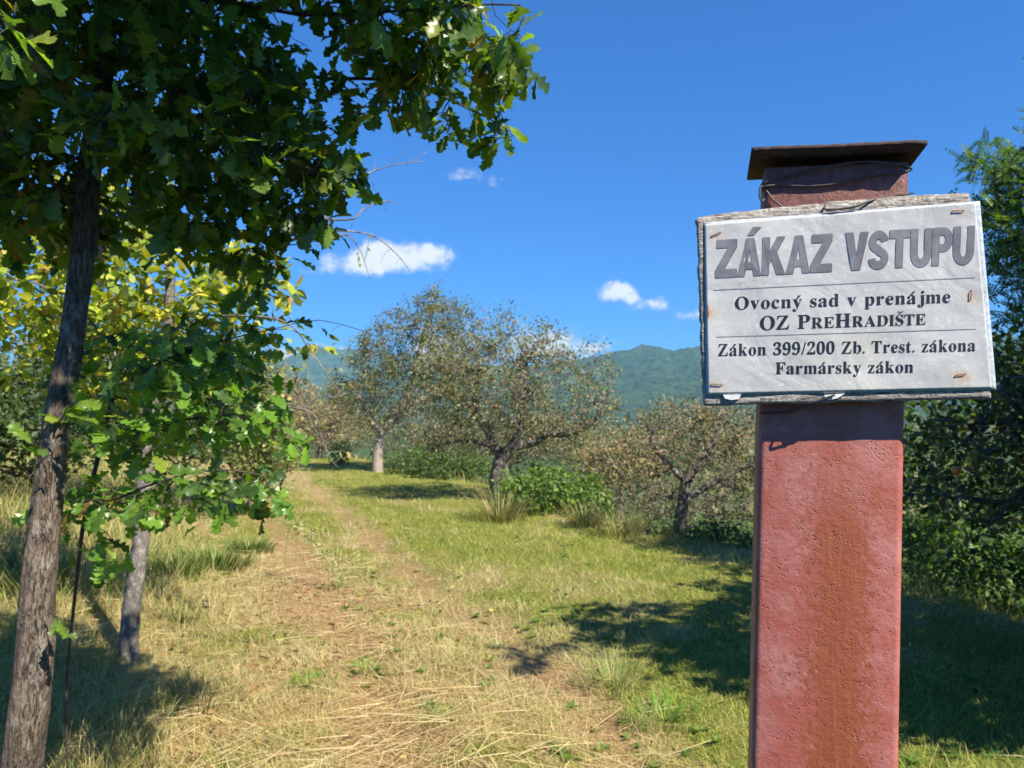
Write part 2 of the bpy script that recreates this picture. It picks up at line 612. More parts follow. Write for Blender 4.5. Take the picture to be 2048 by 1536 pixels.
def frond_template(pairs=7, lw=.12, ll=.20, droop=.15):
    V = []; Fq = []
    for i in range(pairs + 1):
        t = (i + .6) / (pairs + .8)
        for s in ((-1, 1) if i < pairs else (0,)):
            b = np.array([0, t, -droop * t * t])
            a = 1.15
            d = np.array([s * math.sin(a), math.cos(a) if s else 1, -.12])
            p = np.array([d[1], -d[0], 0]) * 1.0
            L = ll * (1 - .3 * abs(t - .5))
            k = len(V)
            V += [b, b + d * L * .5 + p * lw * .5, b + d * L, b + d * L * .5 - p * lw * .5 + np.array([0, 0, .02])]
            Fq.append((k, k + 1, k + 2, k + 3))
    k = len(V)
    V += [np.array([-.008, 0, 0]), np.array([.008, 0, 0]), np.array([0, 1, -droop])]
    return np.array(V), [np.array(Fq), np.array([(k, k + 1, k + 2)])]


def grow(rng, trunk, limbs, ell, n, lean_down=0.0, bend=.12, minstep=.05, bias=.25):
    """woody skeleton: trunk and limb polylines, then shoots to n points spread through the ellipsoids.
    returns positions, parents"""
    pos = [np.array(trunk[0], float)]; par = [-1]
    def add_line(pts, p):
        for q in pts:
            pos.append(np.array(q, float)); par.append(p); p = len(pos) - 1
        return p
    add_line(trunk[1:], 0)
    ntr = len(pos)
    for l in limbs:
        q = np.array(l[0])
        k = int(np.argmin([np.linalg.norm(x - q) for x in pos]))
        add_line(l[1:], k)
    nfix = len(pos)
    vol = np.array([e[1][0] * e[1][1] * e[1][2] for e in ell]) ** .8
    pick = rng.choice(len(ell), n, p=vol / vol.sum())
    v = rng.normal(size=(n, 3)); v = norm(v) * (rng.random(n) ** (.42))[:, None]
    T = np.array([ell[i][0] for i in pick]) + v * np.array([ell[i][1] for i in pick])
    start = np.array(pos[1:nfix])
    dd = np.min(np.linalg.norm(T[:, None] - start[None], axis=2), axis=1)
    T = T[np.argsort(dd)]
    cap = nfix + 3 * n + 5
    PA = np.zeros((cap, 3)); PA[:nfix] = pos; L = nfix
    depth = np.zeros(cap)
    plist = list(par)
    first = 1 if nfix > 2 else 0
    allow = np.zeros(cap, bool); allow[:nfix] = True
    # no shoots from the lower part of the trunk
    allow[:max(1, int(ntr * .5))] = False
    for t in T:
        dv = PA[:L] - t
        cst = np.linalg.norm(dv, axis=1) + bias * depth[:L] + np.maximum(0, dv[:, 2]) * .3
        cst = np.where(allow[:L], cst, 1e9)
        k = int(np.argmin(cst))
        dist = np.linalg.norm(PA[k] - t)
        if dist < minstep: continue
        m = max(1, min(3, int(dist / (minstep * 3.5)) + 1))
        p = k
        for i in range(1, m + 1):
            f = i / m
            q = PA[k] * (1 - f) + t * f
            if i < m:
                q = q + rng.normal(size=3) * dist * bend + np.array([0, 0, dist * bend * 1.2 * math.sin(f * math.pi)])
            else:
                q = q - np.array([0, 0, lean_down * dist])
            PA[L] = q; allow[L] = True
            depth[L] = depth[p] + dist / m * .35
            plist.append(p); p = L; L += 1
    return PA[:L].copy(), np.array(plist), nfix, ntr


def radii(pos, par, tip, base_r, power=2.4, ntr=0, trunk_r=None):
    n = len(pos)
    acc = np.zeros(n)
    ch = np.zeros(n, int)
    for i in range(n - 1, 0, -1):
        if ch[i] == 0: acc[i] = tip ** power
        acc[par[i]] += acc[i]; ch[par[i]] += 1
    r = acc ** (1 / power)
    r = tip + (r - tip) * (base_r - tip) / max(1e-6, r.max() - tip)
    if trunk_r is not None:
        r[:ntr] = np.maximum(r[:ntr] * 0, np.array(trunk_r))
        for i in range(ntr, n):
            r[i] = min(r[i], r[par[i]] * .85)
    return r, ch


def tubes(pos, par, r, skip_first=0, sides=5, wob=0.0, rng=None):
    """chains of tubes; returns list of (start index, verts, quads)"""
    n = len(pos)
    kids = [[] for _ in range(n)]
    for i in range(1, n): kids[par[i]].append(i)
    out = []
    stack = [0]
    seen = set()
    starts = [(0, None)]
    while starts:
        s, p = starts.pop()
        chain = [] if p is None else [p]
        c = s
        while True:
            chain.append(c)
            ks = kids[c]
            if not ks: break
            ks = sorted(ks, key=lambda k: -r[k])
            for k in ks[1:]: starts.append((k, c))
            c = ks[0]
        if len(chain) < 2: continue
        pts = pos[chain]; rad = r[chain].copy()
        if p is not None: rad[0] = min(rad[0], rad[1] * 1.15)
        out.append((chain, pts, rad))
    return out


def smooth_line(pts, rad, sub):
    if sub <= 1 or len(pts) < 3:
        return pts, rad
    n = len(pts)
    t = np.linspace(0, n - 1, (n - 1) * sub + 1)
    i = np.clip(t.astype(int), 0, n - 2); f = (t - i)[:, None]
    P = np.vstack([2 * pts[0] - pts[1], pts, 2 * pts[-1] - pts[-2]])
    p0, p1, p2, p3 = P[i], P[i + 1], P[i + 2], P[i + 3]
    Q = .5 * ((2 * p1) + (-p0 + p2) * f + (2 * p0 - 5 * p1 + 4 * p2 - p3) * f ** 2 + (-p0 + 3 * p1 - 3 * p2 + p3) * f ** 3)
    return Q, np.interp(t, np.arange(n), rad)


def tube_geo(pts, rad, sides, rough=0.0, seed=0, cap=True):
    n = len(pts)
    d = np.gradient(pts, axis=0); d = norm(d)
    ref = np.array([.31, .17, .93]) if abs(d[0][2]) < .8 else np.array([1., .1, 0])
    a = norm(np.cross(d, ref)); b = np.cross(d, a)
    th = np.linspace(0, 2 * math.pi, sides, endpoint=False)
    rr = rad[:, None] * np.ones(sides)[None]
    if rough:
        rg = np.random.default_rng(seed)
        s = np.cumsum(np.concatenate([[0], np.linalg.norm(np.diff(pts, axis=0), axis=1)]))
        cx = np.cos(th)[None] * 2 + 5; cy = np.sin(th)[None] * 2
        q = s[:, None] / max(1e-4, rad.max()) * .7
        nz = fbm(cx * 2 + q * .25, cy * 2 + q, 4, 1.0) - .5
        rr = rr * (1 + rough * 2 * nz)
    V = pts[:, None] + a[:, None] * (np.cos(th)[None, :, None] * rr[..., None]) + b[:, None] * (np.sin(th)[None, :, None] * rr[..., None])
    i = np.arange(n - 1)[:, None] * sides; j = np.arange(sides)[None]
    q = np.stack([i + j, i + (j + 1) % sides, i + sides + (j + 1) % sides, i + sides + j], -1).reshape(-1, 4)
    V = V.reshape(-1, 3)
    if cap:
        V = np.vstack([V, pts[-1:]])
        k = len(V) - 1; l = (n - 1) * sides
        t = np.stack([l + np.arange(sides), l + (np.arange(sides) + 1) % sides, np.full(sides, k)], -1)
        return V, q, t
    return V, q, np.zeros((0, 3), int)


def join(parts):
    V = []; Q = []; T = []; k = 0
    for v, q, t in parts:
        V.append(v); Q.append(q + k)
        if len(t): T.append(t + k)
        k += len(v)
    return np.vstack(V), [np.vstack(Q)] + ([np.vstack(T)] if T else [])


def wood(root, pos, par, r, ntr, bark, twigm, nbranch=6, trunk_sides=16, trunk_sub=6, rough=.12, sides=5, thin=None):
    """trunk, the thickest branches one by one, and the twigs as one mass"""
    ch = tubes(pos, par, r)
    out = []
    tr = []; rest = []
    for chain, pts, rad in ch:
        if chain[0] == 0 and 1 in chain[:2] or (chain[0] == 0):
            P, Rd = smooth_line(pts, rad, trunk_sub)
            v, q, t = tube_geo(P, Rd, trunk_sides, rough, 1)
            mesh_np('trunk', v, [q, t], bark, root, smooth=True)
        else:
            rest.append((chain, pts, rad))
    rest.sort(key=lambda c: -float(c[2][1]) * len(c[1]) ** .3)
    for chain, pts, rad in rest[:nbranch]:
        P, Rd = smooth_line(pts, rad, 3)
        v, q, t = tube_geo(P, Rd, 7, .1, 1)
        mesh_np('branch', v, [q, t], bark, root, smooth=True)
    tw = []
    for chain, pts, rad in rest[nbranch:]:
        P, Rd = smooth_line(pts, rad, 2)
        tw.append(tube_geo(P, Rd, 4 if rad[0] < .01 else sides))
    if tw:
        V, fl = join(tw)
        o = mesh_np('twigs', V, fl, twigm, root, smooth=True)
        o['kind'] = 'stuff'


def leaf_sites(rng, pos, par, ch, r, rmax, per, spread, clump=0.0):
    idx = np.where((r < rmax) & (par >= 0))[0]
    w = np.where(ch[idx] == 0, 2.0, 1.0) * np.exp(rng.normal(size=len(idx)) * clump)
    n = int(per * len(idx))
    k = rng.choice(idx, n, p=w / w.sum())
    f = rng.random(n) ** .7
    a = pos[par[k]]; b = pos[k]
    seg = norm(b - a)
    P = a + (b - a) * f[:, None] * 1.05 + rng.normal(size=(n, 3)) * spread
    return P, seg, k


def pick_cols(rng, n, palette, weights, jit=.18):
    w = np.array(weights, float); w /= w.sum()
    c = np.array(palette)[rng.choice(len(palette), n, p=w)]
    return c * (1 + jit * rng.normal(size=(n, 1))).clip(.5, 1.6)


def leafify(root, rng, P, D, N, S, C, tmpls, mat, hero=0, name='foliage', hero_mat=None, hero_tmpls=None, fronts=None, pal=None):
    """hero largest-looking leaves as objects of their own, the rest one mass"""
    n = len(P)
    idx = np.arange(n)
    if hero:
        px, py, z = project(P)
        inn = (px > -30) & (px < 2078) & (py > -30) & (py < 1560) & (z > 0)
        score = np.where(inn, (S if S.ndim == 1 else S[:, 1]) / np.maximum(z, .1) ** 1.6, 0)
        # keep those nobody stands in front of: nearest in each screen cell first
        cell = (np.round(px / 34) * 1000 + np.round(py / 34)).astype(int)
        order = np.argsort(z + (~inn) * 1e3)
        _, fi = np.unique(cell[order], return_index=True)
        front = order[fi]
        front = front[inn[front]]
        front = front[np.argsort(-score[front])][:hero]
        if len(front) < hero:
            rest = np.setdiff1d(np.argsort(-score), front, assume_unique=False)
            rest = rest[np.argsort(-score[rest])][:hero - len(front)]
            rest = rest[inn[rest]]
            front = np.concatenate([front, rest])
        ht = hero_tmpls or tmpls
        base = np.array(root['_base'])
        meshes = []
        for (tv, tf) in ht:
            for c in pal:
                o = mesh_np('leaf', tv, tf, hero_mat or mat, cols=np.broadcast_to(np.array(c), (len(tv), 3)), smooth=True)
                meshes.append((o.data, np.array(c))); bpy.data.objects.remove(o)
        npal = len(pal)
        Sx, Dy, Nz = frames(D[front], N[front])
        pc = np.array(pal)
        for a, i in enumerate(front):
            s = float(S[i] if S.ndim == 1 else S[i, 1])
            ci = int(np.argmin(((pc - C[i]) ** 2).sum(1)))
            ti = int(rng.integers(len(ht)))
            p = P[i] - base
            mt = Matrix(((Sx[a][0] * s, Dy[a][0] * s, Nz[a][0] * s, p[0]), (Sx[a][1] * s, Dy[a][1] * s, Nz[a][1] * s, p[1]),
                         (Sx[a][2] * s, Dy[a][2] * s, Nz[a][2] * s, p[2]), (0, 0, 0, 1)))
            add_obj('leaf', meshes[ti * npal + ci][0], root, mt)
        idx = np.setdiff1d(idx, front)
    # the mass
    if len(idx):
        parts = np.array_split(rng.permutation(idx), len(tmpls))
        Vs = []; Fs = {}; Cs = []; k = 0
        for (tv, tf), pi in zip(tmpls, parts):
            if len(pi) == 0: continue
            Sx, Dy, Nz = frames(D[pi], N[pi])
            s = S[pi]; s = np.stack([s, s, s], -1) if s.ndim == 1 else s
            V = (P[pi][:, None] + tv[None, :, 0:1] * (Sx * s[:, 0:1])[:, None] + tv[None, :, 1:2] * (Dy * s[:, 1:2])[:, None]
                 + tv[None, :, 2:3] * (Nz * s[:, 2:3])[:, None])
            Vs.append(V.reshape(-1, 3)); Cs.append(np.repeat(C[pi], len(tv), axis=0))
            for f in (tf if isinstance(tf, list) else [tf]):
                ff = (f[None] + (np.arange(len(pi)) * len(tv))[:, None, None]).reshape(-1, f.shape[1]) + k
                Fs.setdefault(f.shape[1], []).append(ff)
            k += len(pi) * len(tv)
        o = mesh_np(name, np.vstack(Vs), [np.vstack(x) for x in Fs.values()], mat, root, cols=np.vstack(Cs), smooth=True)
        o['kind'] = 'stuff'


def E(px, py, Y, rx, rz, ry=None):
    """ellipsoid: centre seen at a photo pixel, Y metres ahead; half sizes in photo pixels there (ry in metres)"""
    c = W(px, py, Y)
    k = Y / F
    return (c, np.array([rx * k, (ry if ry else .8 * rx * k), rz * k]))


# ------------------------------------------------------------------ trees
def generic_tree(name, label, cat, seed, trunk, trunk_r, limbs, ell, n, leaf_len, per, palette, weights, tmpls, mat,
                 bark, twigm, group=None, hero=0, droop=.25, up=.3, spread=.03, tip=.0025, base_r=None, rmax=.012, nbranch=6,
                 lean_down=0., bend=.13, minstep=.1, ts=12, jit=.2, hero_tmpls=None, normal_up=.8, bias=.25, clump=0.0):
    rng = np.random.default_rng(seed)
    base = np.array(trunk[0], float)
    root = thing(name, base, label, cat, group)
    pos, par, nfix, ntr = grow(rng, trunk, limbs, ell, n, lean_down, bend, minstep, bias)
    tr = np.interp(np.linspace(0, 1, ntr), np.linspace(0, 1, len(trunk_r)), trunk_r)
    r, ch = radii(pos, par, tip, base_r or trunk_r[-1], ntr=ntr, trunk_r=tr)
    wood(root, pos, par, r, ntr, bark, twigm, nbranch, trunk_sides=ts)
    P, seg, k = leaf_sites(rng, pos, par, ch, r, rmax, per, spread, clump)
    nn = len(P)
    D = seg * .6 + rng.normal(size=(nn, 3)) * .6 + np.array([0, 0, up - droop])
    N = rng.normal(size=(nn, 3)) * .55 + np.array([0, 0, normal_up])
    S = leaf_len * (.65 + .6 * rng.random(nn))
    C = pick_cols(rng, nn, palette, weights, jit)
    leafify(root, rng, P, D, N, S, C, tmpls, mat, hero, pal=palette, hero_tmpls=hero_tmpls)
    return root, pos, par, r


trng = np.random.default_rng(11)
OAK_T = [leaf_template('oak', trng, True) for _ in range(5)]
OAK_L = [leaf_template('oak', trng, False) for _ in range(5)]
OVATE = [leaf_template('ovate', trng) for _ in range(4)]
DIAM = [leaf_template('diamond')]
LITE = [(np.array([(0, 0, 0), (.30, .45, .07), (0, 1, -.08), (-.30, .45, .07)]), np.array([(0, 1, 2), (0, 2, 3)]))]
FROND = [frond_template(7), frond_template(8, droop=.3)]

G = lambda x, y, dz=0.0: np.array([x, y, float(gh(x, y)) + dz])

OAKPAL = [(.065, .12, .022), (.09, .165, .027), (.125, .22, .032), (.045, .09, .03), (.19, .24, .035), (.22, .15, .035)]


def oak_tree():
    Y = 2.4
    tp = [W(30, 1600, Y + .05), W(48, 1500, Y), W(70, 1300, Y), W(80, 1130, Y), W(98, 980, Y + .01), W(112, 860, Y + .02), W(136, 720, Y + .02),
          W(154, 600, Y + .03), W(170, 460, Y + .03), W(180, 330, Y + .03), W(200, 200, Y), W(214, 60, Y), W(222, -150, Y - .03), W(215, -420, Y), W(240, -800, Y)]
    g = G(tp[0][0] - .03, Y + .08, -.03)
    trunk = [g, (g + tp[0]) / 2 + np.array([.0, 0, 0])] + tp
    tr = [.075, .066, .060, .056, .0535, .048, .043, .039, .037, .0355, .0345, .033, .031, .028, .025, .019, .012]
    k = Y
    limbs = [
        [W(166, 460, k), W(120, 380, k - .1), W(40, 300, k - .3), W(-60, 220, k - .5), W(-20, 80, k - .75)],
        [W(200, 200, k), W(300, 165, k), W(380, 190, k - .05), W(470, 250, k - .1), W(600, 330, k - .1), W(690, 370, k)],
        [W(180, 330, k), W(250, 270, k + .1), W(350, 250, k + .2), W(440, 300, k + .2), W(520, 420, k + .2), W(540, 520, k + .2)],
        [W(214, 60, k), W(400, 0, k - .1), W(600, 30, k - .1), W(750, 25, k - .1), W(900, 15, k - .1), W(1040, 10, k - .1)],
        [W(214, 60, k), W(420, 60, k + .1), W(600, 150, k + .2), W(780, 160, k + .2), W(900, 200, k + .2), W(1020, 262, k + .2)],
        [W(222, -150, k), W(450, -200, k - .2), W(700, -150, k - .3), W(900, -120, k - .2), W(1040, -60, k - .1)],
        [W(222, -150, k), W(50, -200, k + .2), W(-200, -100, k + .3), W(-350, 100, k + .3)],
        [W(215, -420, k), W(400, -500, k - .4), W(600, -500, k - .6)],
        [W(215, -420, k), W(200, -450, k - .6), W(250, -350, k - 1.0)],
        [W(166, 460, k), W(120, 420, k + .2), W(20, 400, k + .35), W(-120, 330, k + .4)],
    ]
    ell = [E(240, 60, k, 330, 230, .75), E(520, 250, k, 200, 170, .5), E(540, 440, k + .1, 85, 95, .25), E(640, 340, k, 80, 75, .3),
           E(760, 20, k, 230, 85, .4), E(960, 60, k - .1, 100, 60, .25), E(880, 200, k + .1, 130, 62, .25), E(800, 110, k, 150, 60, .3), E(1020, 90, k - .1, 60, 60, .2), E(1000, 255, k + .2, 35, 25, .12),
           E(40, 330, k, 160, 150, .6), E(330, 330, k, 130, 110, .5), E(-10, 60, k - .95, 60, 60, .12), E(300, -420, k - .2, 560, 300, .9),
           E(-250, 0, k, 250, 350, .8), E(700, -220, k - .2, 340, 150, .6), E(400, 440, k + .1, 110, 90, .35), E(60, 430, k + .1, 130, 80, .5), E(600, 420, k + .1, 70, 60, .25), E(500, 540, k + .15, 55, 50, .15), E(460, -360, k - .7, 340, 150, .4),
           (np.array([-.35, 1.6, 3.75]), np.array([.8, .6, .4])), (np.array([-.8, 1.95, 3.4]), np.array([.8, .6, .4]))]
    rng = np.random.default_rng(21)
    root = thing('oak_tree', g, 'leafy oak tree with bare sunlit lower trunk at the left edge', 'tree')
    pos, par, nfix, ntr = grow(rng, trunk, limbs, ell, 3900, .05, .12, .03, .2)
    allr = np.interp(np.linspace(0, 1, ntr), np.linspace(0, 1, len(tr)), tr)
    r, ch = radii(pos, par, .0014, .028, ntr=ntr, trunk_r=allr)
    wood(root, pos, par, r, ntr, M['oak_bark'], M['dark_twig'], 10, trunk_sides=40, trunk_sub=14, rough=.11)
    P, seg, kk = leaf_sites(rng, pos, par, ch, r, .006, 3.6, .014)
    # sprigs on the trunk
    nn = len(P)
    D = seg * .8 + rng.normal(size=(nn, 3)) * .5 + np.array([0, 0, -.35])
    N = rng.normal(size=(nn, 3)) * .5 + np.array([.25, -.25, .9])
    S = .098 * (.6 + .6 * rng.random(nn))
    C = pick_cols(rng, nn, OAKPAL, [4, 5, 3, 3, 1.2, .5], .15)
    leafify(root, rng, P, D, N, S, C, OAK_L, M['oak_leaf'], 299, hero_tmpls=OAK_T, pal=OAKPAL)
    return root


def sprig(root, start, end, nleaf, size, seed, pal, w, mat, tm, r0=.003, droop=.5, name='shoot', bark=None, sag=.02):
    """a leafy shoot: stem part with leaf sub-parts"""
    rng = np.random.default_rng(seed)
    a, b = np.array(start), np.array(end)
    t = np.linspace(0, 1, 8)[:, None]
    L = np.linalg.norm(b - a)
    pts = a + (b - a) * t + rng.normal(size=(8, 3)) * L * .02 + np.array([0, 0, 1]) * np.sin(t * math.pi) * sag
    v, q, tt = tube_geo(pts, np.linspace(r0, r0 * .35, 8), 5)
    st = mesh_np(name, v, [q, tt], bark or M['dark_twig'], root, smooth=True)
    base = np.array(root['_base'])
    for i in range(nleaf):
        f = .25 + .75 * (i + .5) / nleaf
        p = a + (b - a) * f + np.array([0, 0, 1]) * math.sin(f * math.pi) * sag
        d = norm((b - a)) * .7 + rng.normal(size=3) * .6 + np.array([0, 0, -droop])
        n_ = rng.normal(size=3) * .4 + np.array([.3, -.4, .9])
        S_, D_, N_ = frames(d[None], n_[None])
        s = size * (.7 + .5 * rng.random())
        c = np.array(pal)[rng.choice(len(pal), p=np.array(w) / sum(w))]
        tv, tf = tm[rng.integers(len(tm))]
        o = mesh_np('leaf', tv, tf, mat, cols=np.broadcast_to(c, (len(tv), 3)), smooth=True)
        o.parent = st
        q = p - base
        o.matrix_local = Matrix(((S_[0][0] * s, D_[0][0] * s, N_[0][0] * s, q[0]), (S_[0][1] * s, D_[0][1] * s, N_[0][1] * s, q[1]),
                                 (S_[0][2] * s, D_[0][2] * s, N_[0][2] * s, q[2]), (0, 0, 0, 1)))
    return st


oak = oak_tree()
sp = [(.13, .22, .03), (.10, .18, .03), (.08, .15, .03)]
sprig(oak, W(100, 1225, 2.34), W(128, 1275, 2.28), 5, .055, 5, sp, [1, 1, 1], M['oak_leaf'], OAK_T, .003)
sprig(oak, W(100, 870, 2.34), W(160, 800, 2.2), 6, .085, 6, sp, [1, 1, 1], M['oak_leaf'], OAK_T, .003, .1)
sprig(oak, W(95, 960, 2.34), W(60, 880, 2.22), 5, .08, 9, sp, [1, 1, 1], M['oak_leaf'], OAK_T, .003, .2)
sprig(oak, W(-120, -60, 1.5), W(20, 60, 1.42), 5, .10, 12, [(.14, .24, .035), (.11, .20, .03)], [1, 1], M['oak_leaf'], OAK_T, .003, .5)
sprig(oak, W(60, -80, 1.55), W(110, 0, 1.5), 3, .09, 13, [(.14, .24, .035), (.11, .20, .03)], [1, 1], M['oak_leaf'], OAK_T, .003, .5)


def oak_sapling():
    k = 2.75
    g = G(W(130, 1450, 3.2)[0], 3.25, -.02)
    trunk = [g, W(132, 1400, 3.1), W(148, 1210, 3.0), W(168, 1040, 2.95), W(200, 900, 2.95), W(230, 780, 3.0), W(260, 690, 3.0)]
    tr = [.005, .005, .006, .008, .009, .008, .007]
    limbs = [[W(168, 1040, 2.95), W(230, 1000, k), W(330, 960, k - .1), W(430, 940, k - .15), W(520, 950, k - .1)],
             [W(200, 900, 2.95), W(320, 850, k), W(450, 830, k), W(560, 850, k + .1)],
             [W(230, 780, 3.0), W(330, 720, k), W(450, 680, k), W(540, 660, k + .05), W(640, 640, k + .1), W(735, 665, k + .15)],
             [W(168, 1040, 2.95), W(200, 1010, k - .1), W(180, 1000, k - .3)]]
    ell = [E(330, 720, k, 190, 60, .4), E(310, 850, k, 190, 55, .4), E(350, 990, k, 190, 50, .35), E(470, 670, k, 120, 45, .2), E(575, 880, k + .1, 45, 38, .12),
           E(640, 650, k + .1, 85, 20, .06), E(165, 990, k - .2, 75, 60, .15), E(500, 980, k - .1, 75, 45, .2), E(190, 1090, k, 50, 50, .12), E(460, 800, k, 110, 60, .3)]
    rng = np.random.default_rng(5)
    root = thing('oak_sapling', g, 'young bushy oak with lit drooping leaves just right of the oak trunk', 'sapling')
    pos, par, nfix, ntr = grow(rng, trunk, limbs, ell, 560, .05, .1, .035, .2)
    allr = np.interp(np.linspace(0, 1, ntr), np.linspace(0, 1, len(tr)), tr)
    r, ch = radii(pos, par, .0013, .008, ntr=ntr, trunk_r=allr)
    wood(root, pos, par, r, ntr, M['dark_twig'], M['dark_twig'], 4, trunk_sides=12, trunk_sub=6)
    P, seg, kk = leaf_sites(rng, pos, par, ch, r, .0045, 1.7, .016)
    nn = len(P)
    D = seg * .7 + rng.normal(size=(nn, 3)) * .5 + np.array([.15, -.1, -.25])
    N = rng.normal(size=(nn, 3)) * .42 + np.array([.25, -.45, .8])
    S = .10 * (.5 + .65 * rng.random(nn))
    pal = [(.07, .14, .025), (.10, .20, .03), (.14, .27, .035), (.045, .09, .025), (.20, .27, .035), (.22, .13, .04)]
    C = pick_cols(rng, nn, pal, [3, 5, 4, 2, 1.2, .25], .15)
    leafify(root, rng, P, D, N, S, C, OAK_L, M['oak_leaf'], 290, hero_tmpls=OAK_T, pal=pal)


oak_sapling()

YP = [(.30, .37, .045), (.42, .44, .055), (.19, .27, .04), (.48, .42, .06), (.09, .14, .03), (.38, .24, .07)]


def yellow_tree():
    k = 5.0
    b = G(W(262, 1340, 4.9)[0], 4.9, -.05)
    trunk = [b, W(258, 1280, 4.9), W(268, 1180, 4.9), W(284, 1060, 4.95), W(290, 950, 5.0), W(300, 820, 5.05), W(330, 700, 5.1), W(340, 560, 5.1), W(320, 400, 5.1), W(310, 280, 5.1)]
    tr = [.06, .055, .053, .05, .047, .044, .038, .030, .020, .012]
    limbs = [[W(300, 820, 5.05), W(180, 640, k), W(60, 560, k - .1), W(-60, 520, k)],
             [W(330, 700, 5.1), W(450, 640, k), W(520, 600, k), W(560, 500, k)],
             [W(290, 950, 5), W(430, 760, k + .1), W(540, 715, k), W(650, 688, k - .1)],
             [W(300, 820, 5), W(100, 600, k + .3), W(30, 560, k + .3)]]
    ell = [E(300, 540, k, 240, 130, .9), E(80, 590, k + .1, 200, 120, .9), E(470, 600, k, 110, 100, .6), E(120, 450, k + .5, 260, 130, .6),
           E(330, 300, k + .2, 70, 110, .3), E(240, 720, k + .3, 260, 110, .6), E(-150, 560, k, 160, 220, .7)]
    rt, pos, par, r = generic_tree('yellowing_tree', 'yellow green leafed tree with grey stem behind the oak', 'tree', 31, trunk, tr, limbs, ell, 700, .085, 9.0,
                 YP, [5, 4, 4, 2, 2, .5], OVATE, M['leaf'], M['grey_bark'], M['twig'], hero=290, spread=.05, tip=.002, rmax=.011,
                 minstep=.07, ts=20, nbranch=6)
    # bare twigs that arch out over the meadow
    for i, pts in enumerate([[(610, 820), (640, 870), (660, 915), (677, 936)], [(560, 760), (600, 800), (625, 850), (650, 900)],
                             [(660, 460), (740, 470), (790, 505), (822, 545)], [(700, 370), (740, 345), (790, 330), (850, 322)],
                             [(690, 440), (725, 420), (765, 402), (800, 408)], [(640, 480), (690, 470), (720, 500), (740, 560)],
                             [(560, 640), (620, 700), (660, 760), (690, 790)]]):
        p = np.array([W(x, y, 4.4 + .03 * j) for j, (x, y) in enumerate(pts)])
        p0 = W(pts[0][0] - 160, pts[0][1] - 10, 4.9)
        p = np.vstack([p0, p])
        P, rd = smooth_line(p, np.linspace(.007, .0015, len(p)), 5)
        v, q, t = tube_geo(P, rd, 5)
        mesh_np('bare_twig', v, [q, t], M['twig'], rt, smooth=True)
        sub = []
        rg = np.random.default_rng(60 + i)
        for j in range(4):
            a = P[int(len(P) * (.45 + .12 * j))]
            e = a + np.array([rg.normal() * .12, rg.normal() * .08, rg.normal() * .1])
            sprig(rt, a, e, 0 if i in (2, 3, 4) else 3, .04, 90 + 7 * i + j, [(.4, .32, .12), (.2, .22, .06)], [1, 1], M['leaf'], OVATE, .002, name='bare_twig', bark=M['twig'])


yellow_tree()

APG = [(.20, .235, .10), (.26, .275, .14), (.155, .19, .075), (.30, .25, .155), (.40, .19, .13), (.11, .15, .06)]


